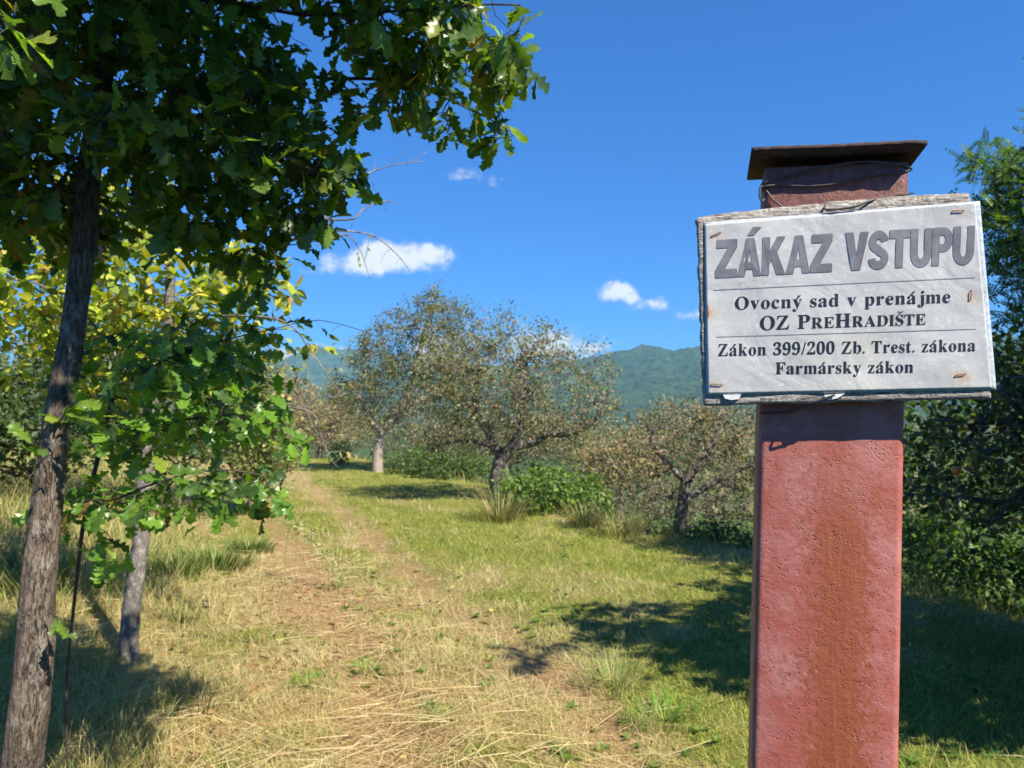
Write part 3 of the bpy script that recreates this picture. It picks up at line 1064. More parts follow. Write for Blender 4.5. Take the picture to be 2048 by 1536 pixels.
def apple_trees():
    grp = 'old apple trees along the meadow edge'
    # main
    k = 14.6
    x0 = W(1000, 975, k)[0]
    b = G(x0, k, -.1)
    trunk = [b, W(996, 960, k), W(1000, 935, k), W(1006, 915, k)]
    limbs = [[W(1006, 915, k), W(990, 895, k), W(975, 860, k + .2), W(950, 820, k + .3), W(960, 740, k + .3)],
             [W(1006, 915, k), W(1022, 895, k - .1), W(1040, 860, k - .2), W(1045, 800, k - .2), W(1050, 720, k)],
             [W(1022, 895, k), W(1070, 885, k), W(1095, 868, k), W(1130, 870, k), W(1180, 850, k - .2)],
             [W(990, 895, k), W(930, 880, k), W(880, 890, k - .3), W(860, 900, k - .3)]]
    ell = [E(1020, 740, k, 160, 95, 1.7), E(1080, 670, k, 60, 45, .6), E(1160, 790, k, 85, 85, 1.1), E(930, 790, k, 110, 85, 1.3),
           E(1040, 830, k, 130, 50, 1.2), E(1000, 650, k, 40, 40, .5), E(1205, 800, k, 38, 70, .5), E(890, 860, k, 60, 50, 1.), E(1140, 860, k, 60, 40, .9), E(1022, 615, k, 7, 26, .15), E(1065, 628, k, 8, 28, .15), E(1115, 650, k, 22, 9, .2), E(1180, 720, k, 60, 55, .7), E(880, 720, k, 60, 70, 1.)]
    common = dict(tmpls=DIAM, mat=M['dry_leaf'], bark=M['apple_bark'], twigm=M['twig'], group=grp, tip=.0035, rmax=.03, spread=.085, minstep=.2, droop=.3, hero=0, clump=.9)
    generic_tree('apple_tree', 'forked old apple tree with sparse greyish leaves in the middle of the meadow edge', 'tree', 41, trunk, [.19, .16, .15, .14], limbs, ell, 2000,
                 .068, 24, APG, [5, 5, 4, 4, 1.2, 3], **common)
    # taller one behind to the left
    k = 22
    b = G(W(755, 940, k)[0], k, -.1)
    trunk = [b, W(755, 915, k), W(757, 890, k), W(762, 868, k)]
    limbs = [[W(762, 868, k), W(740, 840, k), W(720, 800, k), W(715, 760, k)], [W(762, 868, k), W(800, 820, k), W(830, 740, k), W(850, 660, k), W(870, 610, k)],
             [W(800, 820, k), W(870, 780, k), W(910, 720, k)]]
    ell = [E(850, 655, k, 105, 50, 1.5), E(870, 605, k, 50, 30, .8), E(775, 705, k, 90, 60, 1.2), E(950, 690, k, 60, 60, 1.), E(935, 600, k, 8, 26, .2), E(800, 610, k, 8, 30, .2), E(880, 568, k, 10, 22, .2), E(745, 655, k, 22, 12, .3), E(750, 780, k, 95, 85, 1.7), E(870, 750, k, 100, 85, 1.6), E(780, 660, k, 45, 38, .8),
           E(910, 630, k, 60, 38, 1.)]
    common['bark'] = M['pale_bark']
    generic_tree('apple_tree', 'taller apple tree with pale straight trunk, left of the forked one', 'tree', 42, trunk, [.17, .14, .13, .12], limbs, ell, 2000,
                 .085, 22, [(.17, .20, .075), (.21, .22, .10), (.13, .165, .055), (.25, .205, .12), (.4, .18, .11), (.095, .13, .045)], [5, 4, 5, 3, .8, 3], **common)
    # right, darker trunk, near the post
    k = 10.6
    b = G(W(1362, 1070, k)[0], k, -.1)
    trunk = [b, W(1360, 1040, k), W(1368, 1000, k), W(1372, 965, k)]
    limbs = [[W(1372, 965, k), W(1330, 920, k), W(1300, 870, k)], [W(1372, 965, k), W(1410, 910, k), W(1450, 840, k)], [W(1368, 1000, k), W(1440, 960, k), W(1500, 930, k)]]
    ell = [E(1370, 890, k, 120, 75, 1.), E(1440, 830, k, 90, 50, .7), E(1300, 950, k, 75, 70, .6), E(1480, 920, k, 80, 80, .7)]
    common['bark'] = M['apple_bark']
    common['spread'] = .07; common['rmax'] = .02; common['tip'] = .003
    generic_tree('apple_tree', 'low apple tree with dark trunk and brownish leaves just left of the post', 'tree', 43, trunk, [.10, .09, .08, .07], limbs, ell, 1500,
                 .06, 14, [(.14, .155, .06), (.20, .18, .09), (.30, .23, .14), (.24, .16, .09), (.085, .105, .04), (.4, .24, .16)], [4, 4, 3, 3, 3, .4], **common)
    # small ones far left, a row
    for i, (px, py, k, s, lab) in enumerate([(640, 925, 29, 1.0, 'small brownish apple tree at the far left end of the row'),
                                             (560, 915, 33, 1.2, 'brownish apple tree partly behind the young oak, farthest along the track'),
                                             (1240, 1000, 17, .8, 'low grey twiggy fruit tree in the gap between two apple trees')]):
        b = G(W(px, py, k)[0], k, -.1)
        c = lambda dx, dy: W(px + dx, py + dy, k)
        trunk = [b, c(0, -20), c(5, -45)]
        limbs = [[c(5, -45), c(-20, -80), c(-30, -110)], [c(5, -45), c(30, -80), c(40, -115)]]
        ell = [E(px, py - 95 * s, k, 75, 65 * s, 1.4), E(px + 40, py - 80, k, 50, 50, 1.), E(px - 40, py - 80, k, 50, 45, 1.)]
        generic_tree('apple_tree', lab, 'tree', 50 + i, trunk, [.12, .10, .09], limbs, ell, 800, .11, 14,
                     [(.22, .21, .08), (.35, .27, .13), (.40, .29, .17), (.15, .17, .06)], [3, 4, 3, 2], tmpls=DIAM, mat=M['dry_leaf'], bark=M['apple_bark'], twigm=M['twig'], group=grp,
                     tip=.005, rmax=.035, spread=.10, minstep=.25)


apple_trees()


def right_trees():
    # feathery robinia at the top right
    k = 7.0
    b = G(5.6, 7.3, -.1)
    trunk = [b, np.array([5.5, 7.2, .4]), np.array([5.4, 7.1, 1.4]), np.array([5.3, 7.0, 2.3]), np.array([5.3, 7.0, 3.2])]
    limbs = [[np.array([5.4, 7.1, 1.4]), W(2120, 640, k), W(2030, 480, k), W(1990, 380, k)], [np.array([5.3, 7., 2.3]), W(2100, 420, k), W(2020, 330, k)]]
    ell = [E(2120, 450, k, 160, 130, .9), E(1965, 330, k, 62, 42, .4), E(1965, 420, k, 66, 45, .5), E(2000, 510, k, 75, 60, .6), E(2200, 280, k, 150, 110, 1.0), E(2050, 350, k, 90, 60, .6),
           (np.array([5.6, 6.8, 3.6]), np.array([1.1, 1.1, .9])), (np.array([4.95, 6.0, 3.1]), np.array([.85, .85, .8])), E(2110, 620, k, 90, 90, .7)]
    generic_tree('robinia_tree', 'feathery leaved tree rising behind the sign at the right edge', 'tree', 71, trunk, [.13, .12, .10, .08, .05], limbs, ell, 1500,
                 .17, 5, [(.07, .14, .028), (.10, .19, .035), (.05, .10, .03), (.16, .25, .045)], [4, 4, 3, 2], FROND, M['leaf'], M['apple_bark'], M['dark_twig'], tip=.003, rmax=.02, spread=.06,
                 minstep=.1, droop=.35, hero=0)
    # yellowish tree below it
    k = 7.6
    b = G(5.9, 7.9, -.1)
    trunk = [b, np.array([5.8, 7.8, .2]), W(2110, 850, k), W(2090, 740, k)]
    ell = [E(2060, 690, k, 80, 60, .6), E(2110, 760, k, 130, 110, .8), E(1990, 760, k, 60, 60, .4), E(2250, 650, k, 150, 150, .8)]
    generic_tree('plum_tree', 'yellowish green fruit tree beside the right edge of the sign', 'tree', 72, trunk, [.08, .07, .05, .03], [], ell, 600,
                 .08, 8, [(.17, .20, .04), (.28, .27, .06), (.10, .13, .03), (.34, .24, .08)], [4, 2, 4, 1], OVATE, M['leaf'], M['apple_bark'], M['twig'], tip=.0025, rmax=.015, spread=.05,
                 minstep=.1, hero=0)
    # dark shaded apple tree right of the post
    k = 5.4
    b = G(4.6, 5.6, -.1)
    trunk = [b, np.array([4.5, 5.5, .4]), np.array([4.3, 5.45, .9]), W(2120, 900, k)]
    limbs = [[W(2120, 900, k), W(2040, 850, k), W(1940, 845, k), W(1850, 838, k)], [W(2150, 950, k), W(2040, 1000, k), W(1900, 992, k), W(1790, 985, k)],
             [W(2120, 900, k), W(2000, 780, k), W(1900, 730, k)], [W(2120, 950, k), W(1980, 1050, k), W(1880, 1110, k)]]
    ell = [E(1930, 870, k, 110, 85, .5), E(2060, 880, k, 140, 130, .6), E(2240, 850, k, 160, 200, .7), E(1990, 1010, k, 130, 70, .5), E(1860, 980, k, 60, 60, .3), E(2060, 760, k + .2, 100, 70, .4)]
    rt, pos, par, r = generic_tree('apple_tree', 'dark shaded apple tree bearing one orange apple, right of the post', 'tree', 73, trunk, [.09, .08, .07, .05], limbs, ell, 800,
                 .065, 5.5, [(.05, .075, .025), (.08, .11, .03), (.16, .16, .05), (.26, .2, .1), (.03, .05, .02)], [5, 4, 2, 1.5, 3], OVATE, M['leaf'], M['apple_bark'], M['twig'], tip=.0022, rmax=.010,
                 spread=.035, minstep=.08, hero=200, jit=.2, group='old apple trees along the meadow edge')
    # the apple
    th = np.linspace(0, math.pi, 12); ph = np.linspace(0, 2 * math.pi, 16, endpoint=False)
    TH, PH = np.meshgrid(th, ph, indexing='ij')
    rr = .028 * (1 - .28 * np.exp(-(TH / .35) ** 2) - .12 * np.exp(-((math.pi - TH) / .35) ** 2))
    c = W(1912, 940, k - .52)
    V = np.stack([rr * np.sin(TH) * np.cos(PH), rr * np.sin(TH) * np.sin(PH), rr * np.cos(TH)], -1).reshape(-1, 3) + c
    i = np.arange(11)[:, None] * 16; j = np.arange(16)[None]
    q = np.stack([i + j, i + 16 + j, i + 16 + (j + 1) % 16, i + (j + 1) % 16], -1).reshape(-1, 4)
    mesh_np('apple', V, q, mat_plain('orange_apple', (.5, .17, .03), .35, .5), rt, smooth=True)
    st = np.array([c + np.array([0, 0, .024]), c + np.array([.01, .01, .06]), c + np.array([.03, .05, .11])])
    v, q, t = tube_geo(st, np.array([.002, .002, .0025]), 5)
    mesh_np('apple_stalk', v, [q, t], M['dark_twig'], rt)
    # shrubs beside the camera on the right whose shade falls across the meadow
    for i, (x, y, h, rx, lab) in enumerate([(3.7, 3.3, 3.9, 1.0, 'dense hazel shrub beside the viewer, just outside the right edge'),
                                            (5.0, 4.3, 4.3, 1.35, 'broad hazel shrub off the right edge between the nearest and the tallest one'),
                                            (5.9, 2.5, 4.3, 1.5, 'broad hazel shrub farthest to the right of the viewer'),
                                            (7.4, 5.9, 4.4, 1.6, 'taller hazel shrub behind the shaded apple tree at the right')]):
        b = G(x, y, -.05)
        trunk = [b, b + np.array([0, 0, .5]), b + np.array([.1, .1, 1.1])]
        ell = [(b + np.array([0, 0, h * .62]), np.array([rx, rx, h * .42])), (b + np.array([.3, .2, h * .3]), np.array([rx * .9, rx * .9, h * .3])), (b + np.array([-.35, -.1, h * .7]), np.array([rx * .75, rx * .6, h * .22]))]
        if i == 0: ell += [(np.array([2.65, 2.6, 3.6]), np.array([.36, .3, .14])), (np.array([3.0, 3.6, 3.3]), np.array([.3, .5, .3]))]
        generic_tree('hazel_shrub', lab, 'shrub', 81 + i, trunk, [.05, .045, .03], [], ell, 900, .13, 13, [(.06, .12, .025), (.09, .16, .03), (.04, .09, .02)], [1, 1, 1],
                     LITE, M['leaf'], M['apple_bark'], M['dark_twig'], group='hazel shrubs on the right', tip=.003, rmax=.02, spread=.07, minstep=.12)


right_trees()


# ------------------------------------------------------------------ bushes
def bush(name, label, seed, ells, n, leaf, pal, w, tm, mat, group=None, cat='bush', per=9, spread=.06, twig=None, tip=.003):
    c = ells[0][0]
    b = G(c[0], c[1], -.05)
    rng = np.random.default_rng(seed)
    trunk = [b, b + np.array([.03, 0, .12]), b + np.array([0, .02, .25])]
    root = thing(name, b, label, cat, group)
    pos, par, nfix, ntr = grow(rng, trunk, [], ells, n, 0, .12, .1, .12)
    pos[3:, 2] = np.maximum(pos[3:, 2], gh(pos[3:, 0], pos[3:, 1]) + .04)
    r, ch = radii(pos, par, tip, .03, ntr=ntr, trunk_r=[.03, .028, .025])
    ch_t = tubes(pos, par, r)
    parts = [tube_geo(p, rd, 4) for _, p, rd in ch_t]
    V, fl = join(parts)
    o = mesh_np('stems', V, fl, twig or M['dark_twig'], root, smooth=True); o['kind'] = 'stuff'
    P, seg, k = leaf_sites(rng, pos, par, ch, r, .03, per, spread)
    nn = len(P)
    D = seg * .5 + rng.normal(size=(nn, 3)) * .7
    N = rng.normal(size=(nn, 3)) * .6 + np.array([.1, -.2, .8])
    S = leaf * (.6 + .7 * rng.random(nn))
    C = pick_cols(rng, nn, pal, w, .2)
    leafify(root, rng, P, D, N, S, C, tm, mat)


GP = [(.08, .15, .028), (.12, .21, .035), (.055, .10, .025), (.19, .27, .05)]
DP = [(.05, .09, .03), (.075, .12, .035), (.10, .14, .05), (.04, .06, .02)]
gb = 'bushes behind the meadow edge'
bush('bramble_bush', 'bright green bramble mound at the foot of the forked apple tree', 101, [E(1110, 990, 13.2, 110, 58, .9), E(1060, 985, 13.6, 70, 45, .6), E(1180, 1015, 12.6, 55, 42, .6)], 700, .085, GP, [4, 4, 2, 3], LITE, M['leaf'], gb, per=11)
bush('round_shrub', 'small round yellowish shrub far along the left side of the track', 102, [E(682, 910, 25, 26, 28, .4)], 150, .09, [(.2, .25, .05), (.12, .16, .04)], [1, 1], DIAM, M['leaf'], gb)
bush('thicket', 'dark green thicket between the two nearest apple trunks', 103, [E(900, 935, 20, 90, 40, 1.), E(830, 925, 21.5, 60, 32, .8)], 500, .10, [(.09, .15, .035), (.13, .19, .05), (.06, .09, .03)], [1, 1, 1], DIAM, M['leaf'], gb, per=12)
bush('thicket', 'grey twiggy thicket under the sign, behind the low apple tree', 104, [E(1300, 1000, 13, 120, 60, 1.), E(1440, 1000, 12.5, 110, 70, 1.)], 600, .07, [(.16, .15, .08), (.22, .19, .12), (.10, .12, .05)], [2, 2, 1], DIAM, M['dry_leaf'], gb, per=5, twig=M['twig'])
bush('thicket', 'dark low thicket right of the dark apple trunk', 105, [E(1430, 1070, 10, 75, 28, .5), E(1480, 1080, 9.6, 45, 22, .4), E(1330, 1060, 10.6, 35, 22, .3)], 400, .06, [(.08, .14, .035), (.12, .19, .05), (.05, .08, .03)], [1, 1, 1], DIAM, M['leaf'], gb, per=10)
bush('thicket', 'leafy nettle thicket right of the post below the shaded apple tree', 106, [E(1880, 1105, 7.6, 110, 70, .6), E(2040, 1135, 7.2, 140, 90, .6), E(1860, 1080, 9.5, 90, 60, .6)], 1000, .075, [(.07, .13, .03), (.11, .2, .035), (.05, .09, .025)], [4, 3, 3], LITE, M['leaf'], gb, per=9, spread=.05)
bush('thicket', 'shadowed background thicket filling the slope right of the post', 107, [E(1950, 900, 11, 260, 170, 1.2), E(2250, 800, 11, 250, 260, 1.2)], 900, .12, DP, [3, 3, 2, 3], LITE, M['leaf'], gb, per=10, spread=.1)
SCR = [(.19, .18, .09), (.24, .22, .12), (.13, .15, .06), (.30, .25, .16)]
for i, (px, py, k, rx, rz, lab) in enumerate([(640, 850, 34, 110, 55, 'brownish scrub at the head of the track'), (840, 860, 30, 130, 60, 'greyish scrub behind the tall pale trunked apple tree'),
        (1040, 870, 25, 130, 62, 'greyish scrub directly behind the forked apple tree'), (1210, 905, 21, 110, 75, 'olive grey scrub right behind the bramble mound'),
        (1380, 870, 18, 130, 80, 'green grey scrub rising behind the dark trunked apple tree')]):
    bush('scrub', lab, 120 + i, [E(px, py, k, rx, rz, 1.6), E(px + rx * .5, py + 15, k + 1, rx * .7, rz * .7, 1.2)], 700, .10 if k > 22 else .08, SCR, [3, 3, 3, 2], LITE, M['dry_leaf'], 'scrub behind the orchard', per=11, spread=.12, twig=M['twig'], tip=.005)
gl = 'hedge bushes left of the track'
bush('hedge_bush', 'olive hedge bush low beside the far end of the track on its left', 115, [E(560, 900, 15, 45, 38, .8), E(520, 930, 13, 50, 40, .6)], 450, .08, [(.15, .19, .06), (.2, .23, .08), (.24, .22, .1), (.08, .11, .04)], [3, 3, 2, 2], LITE, M['leaf'], gl, per=9, spread=.08)
bush('hedge_bush', 'dark blue green hedge bush at the far left edge behind the trunk', 111, [E(60, 830, 9.5, 190, 130, 1.), E(-150, 800, 9.5, 200, 200, 1.2)], 900, .09, DP, [3, 3, 3, 2], LITE, M['leaf'], gl, per=11, spread=.08)
bush('hedge_bush', 'mid green hedge bush behind the yellowing tree', 112, [E(330, 800, 10.5, 180, 150, 1.), E(250, 700, 11, 220, 120, 1.)], 900, .09, [(.09, .13, .04), (.13, .17, .05), (.18, .22, .06), (.05, .08, .03)], [3, 3, 2, 2], LITE, M['leaf'], gl, per=11, spread=.08)
bush('hedge_bush', 'paler hedge bush at the right end of the hedge beside the track', 113, [E(500, 860, 12.5, 85, 90, .9), E(470, 760, 13, 90, 90, 1.)], 800, .085, [(.15, .19, .06), (.2, .23, .08), (.26, .26, .1), (.08, .11, .04)], [3, 3, 2, 2], LITE, M['leaf'], gl, per=10, spread=.08)


# far trees along the valley, beyond the orchard: countless
def far_wood():
    rng = np.random.default_rng(9)
    Ps = []; Cs = []; Ss = []
    n = 260
    for i in range(n):
        a = rng.uniform(-.9, .9); d = rng.uniform(38, 120)
        x, y = d * math.sin(a), d * math.cos(a)
        if y < 36: continue
        R_ = rng.uniform(1.8, 3.6); z = float(gh(x, y)) + R_ * .9
        m = 150
        v = norm(rng.normal(size=(m, 3))) * (rng.random(m) ** .3)[:, None] * np.array([R_, R_, R_ * 1.05])
        Ps.append(np.array([x, y, z]) + v)
        c = np.array([(.07, .11, .03), (.11, .14, .05), (.16, .17, .07), (.2, .19, .1)])[rng.integers(4)]
        Cs.append(c * (1 + .25 * rng.normal(size=(m, 1))).clip(.5, 1.6)); Ss.append(.55 * (.6 + .7 * rng.random(m)))
    P = np.vstack(Ps); C = np.vstack(Cs); S = np.concatenate(Ss)
    D = rng.normal(size=P.shape); N = rng.normal(size=P.shape) + np.array([0, -.3, .6])
    o = scatter_mesh('woodland', *leaf_template('diamond'), P, D, N, S * 1.2, C, M['leaf'])
    tag(o, 'distant woodland filling the valley behind the orchard', kind='stuff')


far_wood()


# ------------------------------------------------------------------ grass
def blade_template(nb=3, w=.5):
    """a bent blade: unit height along y, bending towards z"""
    y = np.linspace(0, 1, nb + 1)
    V = []
    for i, t in enumerate(y):
        ww = .5 * (1 - t ** 1.6)
        if i < nb: V += [(-ww, t, -.45 * t * t), (ww, t, -.45 * t * t)]
        else: V.append((0, t * .96, -.45))
    q = [(2 * i, 2 * i + 1, 2 * i + 3, 2 * i + 2) for i in range(nb - 1)]
    k = 2 * (nb - 1)
    return np.array(V), [np.array(q), np.array([(k, k + 1, k + 2)])]


def in_view_points(rng, n, d0, d1, p=1.5, margin=1.25):
    """ground points spread evenly as seen: more per square metre near the viewer"""
    u = rng.random(n)
    e = 1 - p
    d = (d0 ** e + u * (d1 ** e - d0 ** e)) ** (1 / e)
    s = (rng.random(n) * 2 - 1) * margin * (1024 / F)
    return s * d, d


def grass():
    rng = np.random.default_rng(77)
    T = blade_template(2)
    T3 = blade_template(3)
    # short mown turf
    x, y = in_view_points(rng, 255000, 2.6, 34, 1.7)
    g, b = gmix(x, y)
    d = x - edge(y)
    keep = (rng.random(len(x)) > b * .93) & (d < .9) & (y < 34)
    x, y, g, b = x[keep], y[keep], g[keep], b[keep]
    n = len(x)
    isg = rng.random(n) < g * 1.05
    P = np.stack([x, y, gh(x, y) - .004], -1)
    az = rng.random(n) * 2 * math.pi
    lay = rng.random(n)
    flat = np.where(isg, .3 + .9 * lay, 1.3 + 5.0 * lay)
    clump = fbm(x, y, 3, 3.2)
    D = np.stack([np.cos(az) * flat, np.sin(az) * flat, np.ones(n)], -1)
    N = np.stack([np.cos(az) * 1.0, np.sin(az), np.full(n, .4)], -1) * -1
    far = np.maximum(1, y / 5)
    H = np.where(isg, .022 + .045 * rng.random(n), .04 + .08 * rng.random(n)) * (.35 + 1.3 * clump) * (1 - .5 * b) * np.minimum(far, 2.2) ** .5
    Wd = np.where(isg, .0042, .003) * far ** .9 * (.7 + .6 * rng.random(n))
    S = np.stack([Wd, H, H], -1)
    k = rng.random(n)[:, None]
    cg = GREEN * (1 - k) + LIME * k
    cs = np.array([.66, .60, .33]) * (1 - k) + np.array([.50, .46, .22]) * k
    C = np.where(isg[:, None], cg, cs) * (.75 + .5 * rng.random((n, 1)))
    o = scatter_mesh('meadow_grass', *T, P, D, N, S, C, M['grass'])
    tag(o, 'short mown green and straw grass of the orchard meadow', kind='stuff')

    # straw litter lying flat
    x, y = in_view_points(rng, 100000, 2.6, 15, 1.8)
    g, b = gmix(x, y)
    keep = (rng.random(len(x)) < (1.15 - g) * .9) & (x - edge(y) < .3) & (rng.random(len(x)) < np.exp(-np.maximum(0, x - ltrack(y) - .5) / .8) + .08)
    x, y = x[keep], y[keep]; n = len(x)
    P = np.stack([x, y, gh(x, y) + .006 + .03 * rng.random(n)], -1)
    az = rng.random(n) * 2 * math.pi
    # hay combed roughly along swathes
    az = np.where(rng.random(n) < .5, fbm(x, y, 2, .8) * 9, az)
    D = np.stack([np.cos(az), np.sin(az), rng.normal(size=n) * .16 + .05], -1)
    N = np.stack([rng.normal(size=n) * .3, rng.normal(size=n) * .3, np.ones(n)], -1)
    L = .08 + .22 * rng.random(n) ** 2
    S = np.stack([.0026 * np.maximum(1, y / 5) * (.7 + .6 * rng.random(n)), L, L * .35], -1)
    k = rng.random(n)[:, None]
    C = (np.array([.68, .52, .25]) * (1 - k) + np.array([.42, .28, .13]) * k) * (.7 + .5 * rng.random((n, 1)))
    o = scatter_mesh('straw', *T3, P, D, N, S, C, M['grass'])
    tag(o, 'loose cut straw lying on the track and verge', kind='stuff')

    # single long bleached stalks dropped by the mower
    x, y = in_view_points(rng, 9000, 2.7, 11, 1.9)
    keep = (rng.random(len(x)) < np.exp(-np.maximum(0, x - ltrack(y) - .3) / .6)) & (fbm(x + 3, y, 3, 1.1) > .42)
    x, y = x[keep], y[keep]; n = len(x)
    P = np.stack([x, y, gh(x, y) + .025 + .04 * rng.random(n)], -1)
    az = np.where(rng.random(n) < .35, fbm(x, y, 2, .6) * 8, rng.random(n) * 6.28)
    D = np.stack([np.cos(az), np.sin(az), rng.normal(size=n) * .12], -1)
    N = np.stack([rng.normal(size=n) * .8, rng.normal(size=n) * .8, np.ones(n)], -1)
    L = .22 + .38 * rng.random(n)
    S = np.stack([.0032 * np.maximum(1, y / 5), L, L * .3], -1)
    C = np.array([.72, .6, .34]) * (.6 + .5 * rng.random((n, 1)))
    o = scatter_mesh('hay', *blade_template(5), P, D, N, S, C, M['grass'])
    tag(o, 'long bleached hay stalks strewn over the left verge and track', kind='stuff')

    # tall dry grass on the left bank, along the meadow edge and beyond it
    def tall(n, cond, hmin, hmax, pal, d0, d1, nm, lab, lean=.35, p=1.5, wid=.0035):
        x, y = in_view_points(rng, n, d0, d1, p, 1.3)
        c = cond(x, y)
        cl = fbm(x + 5, y + 9, 3, 1.7)
        keep = rng.random(len(x)) < c * sstep(.33, .55, cl + .08)
        x, y = x[keep], y[keep]; n = len(x)
        P = np.stack([x, y, gh(x, y) - .01], -1)
        az = rng.random(n) * 2 * math.pi
        D = np.stack([np.cos(az) * lean + .08, np.sin(az) * lean, np.ones(n)], -1)
        N = -np.stack([np.cos(az), np.sin(az), np.full(n, .3)], -1)
        H = (hmin + (hmax - hmin) * rng.random(n) ** 1.6) * (.6 + .8 * fbm(x, y, 2, 2.))
        S = np.stack([wid * np.maximum(1, y / 5) ** .85 * (.7 + .6 * rng.random(n)), H, H * .9], -1)
        C = pick_cols(rng, n, *pal, .2)
        o = scatter_mesh(nm, *T3, P, D, N, S, C, M['grass'])
        tag(o, lab, kind='stuff')
    dryp = ([(.55, .45, .22), (.42, .36, .16), (.28, .31, .09), (.17, .25, .05)], [4, 3.5, 3.5, 3.5])
    mixp = ([(.16, .24, .05), (.24, .31, .07), (.42, .36, .15), (.55, .43, .2)], [3, 3, 3, 2])
    tall(120000, lambda x, y: sstep(-.1, .8, ltrack(y) - .75 - x) , .08, .34, dryp, 2.6, 16, 'tall_dry_grass', 'tall dry yellow grass on the left bank around the tree stems')
    tall(60000, lambda x, y: sstep(.1, 1.2, ltrack(y) - .9 - x), .25, .6, dryp, 6.0, 24, 'bank_grass', 'long bleached grass under the hedge at the left')
    tall(60000, lambda x, y: np.exp(-((x - edge(y) - .45) / .5) ** 2) * (y > 6), .1, .42, mixp, 6.5, 30, 'edge_grass', 'uncut grass fringe along the right edge of the meadow')
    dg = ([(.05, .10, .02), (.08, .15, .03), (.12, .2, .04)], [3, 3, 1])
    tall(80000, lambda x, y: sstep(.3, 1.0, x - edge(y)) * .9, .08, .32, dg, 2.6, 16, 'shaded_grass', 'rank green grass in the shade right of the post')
    gp = ([(.13, .22, .035), (.2, .3, .05), (.3, .34, .08), (.5, .4, .18)], [4, 3, 1.5, 1])
    tall(90000, lambda x, y: sstep(.3, .9, x - rtrack(y)) * sstep(.6, .2, x - edge(y)) * .8, .05, .16, gp, 2.6, 13, 'verge_grass', 'fresh green tussocky grass between the track and the post', .6)


grass()


def litter():
    rng = np.random.default_rng(15)
    n = 900
    x = rng.uniform(-3.6, .2, n); y = rng.uniform(2.8, 7.5, n)
    keep = rng.random(n) < np.exp(-((x + 1.9) / 1.3) ** 2)
    x, y = x[keep], y[keep]; n = len(x)
    P = np.stack([x, y, gh(x, y) + .03 + .03 * rng.random(n)], -1)
    a = rng.random(n) * 6.28
    D = np.stack([np.cos(a), np.sin(a), rng.normal(size=n) * .25], -1)
    N = rng.normal(size=(n, 3)) * .45 + np.array([0, 0, 1])
    C = pick_cols(rng, n, [(.32, .19, .09), (.22, .12, .06), (.42, .28, .12), (.3, .28, .08)], [3, 2, 2, 1], .2)
    o = scatter_mesh('fallen_leaves', *OAK_L[0], P, D, N, .06 * (.6 + .6 * rng.random(n)), C, M['dry_leaf'], smooth=True)
    tag(o, 'brown fallen oak leaves scattered in the grass under the oak', kind='stuff')
    n = 700
    x, y = in_view_points(rng, n, 2.9, 12, 1.5, 1.1)
    keep = (x > ltrack(y) - .2) & (x < edge(y)) & (fbm(x + 60, y, 2, 1.5) > .5)
    x, y = x[keep], y[keep]; n = len(x)
    k = 9
    cx = np.repeat(x, k); cy = np.repeat(y, k)
    a = rng.random(n * k) * 6.28
    P = np.stack([cx, cy, gh(cx, cy) + .008], -1)
    D = np.stack([np.cos(a), np.sin(a), .25 + .5 * rng.random(n * k)], -1)
    N = np.stack([-.4 * np.cos(a), -.4 * np.sin(a), np.ones(n * k)], -1)
    sz = np.repeat(.03 + .035 * rng.random(n), k) * (.6 + .6 * rng.random(n * k))
    C = pick_cols(rng, n * k, [(.12, .20, .035), (.16, .25, .045), (.09, .16, .03)], [1, 1, 1], .15)
    o = scatter_mesh('meadow_weeds', *LITE[0], P, D, N, np.stack([sz * .8, sz, sz], -1), C, M['leaf'])
    tag(o, 'low leafy weed rosettes in the mown grass', kind='stuff')


litter()


def tussock(px, py, n, h, pal, lab, seed, r=.12, name='grass_tussock', group=None, lean=.5, wid=.005):
    rng = np.random.default_rng(seed)
    d = ray(px, py)
    t = (EYE) / -d[2]
    for _ in range(6):
        p = CAMP + d * t
        t = (EYE - float(gh(p[0], p[1]))) / -d[2]
    p = CAMP + d * t
    a = rng.random(n) * 2 * math.pi; q = r * rng.random(n) ** .6
    x = p[0] + q * np.cos(a); y = p[1] + q * np.sin(a)
    P = np.stack([x, y, gh(x, y) - .01], -1)
    f = lean * (.3 + rng.random(n))
    D = np.stack([np.cos(a) * f, np.sin(a) * f, np.ones(n)], -1)
    N = -np.stack([np.cos(a), np.sin(a), np.full(n, .3)], -1)
    H = h * (.4 + .7 * rng.random(n))
    S = np.stack([np.full(n, wid) * (.7 + .6 * rng.random(n)), H, H * .9], -1)
    C = pick_cols(rng, n, pal, [1] * len(pal), .2)
    root = np.array([p[0], p[1], float(gh(p[0], p[1]))])
    o = scatter_mesh(name, *blade_template(3), P - root, D, N, S, C, M['grass'])
    o.location = root
    tag(o, lab, 'grass tussock', group)


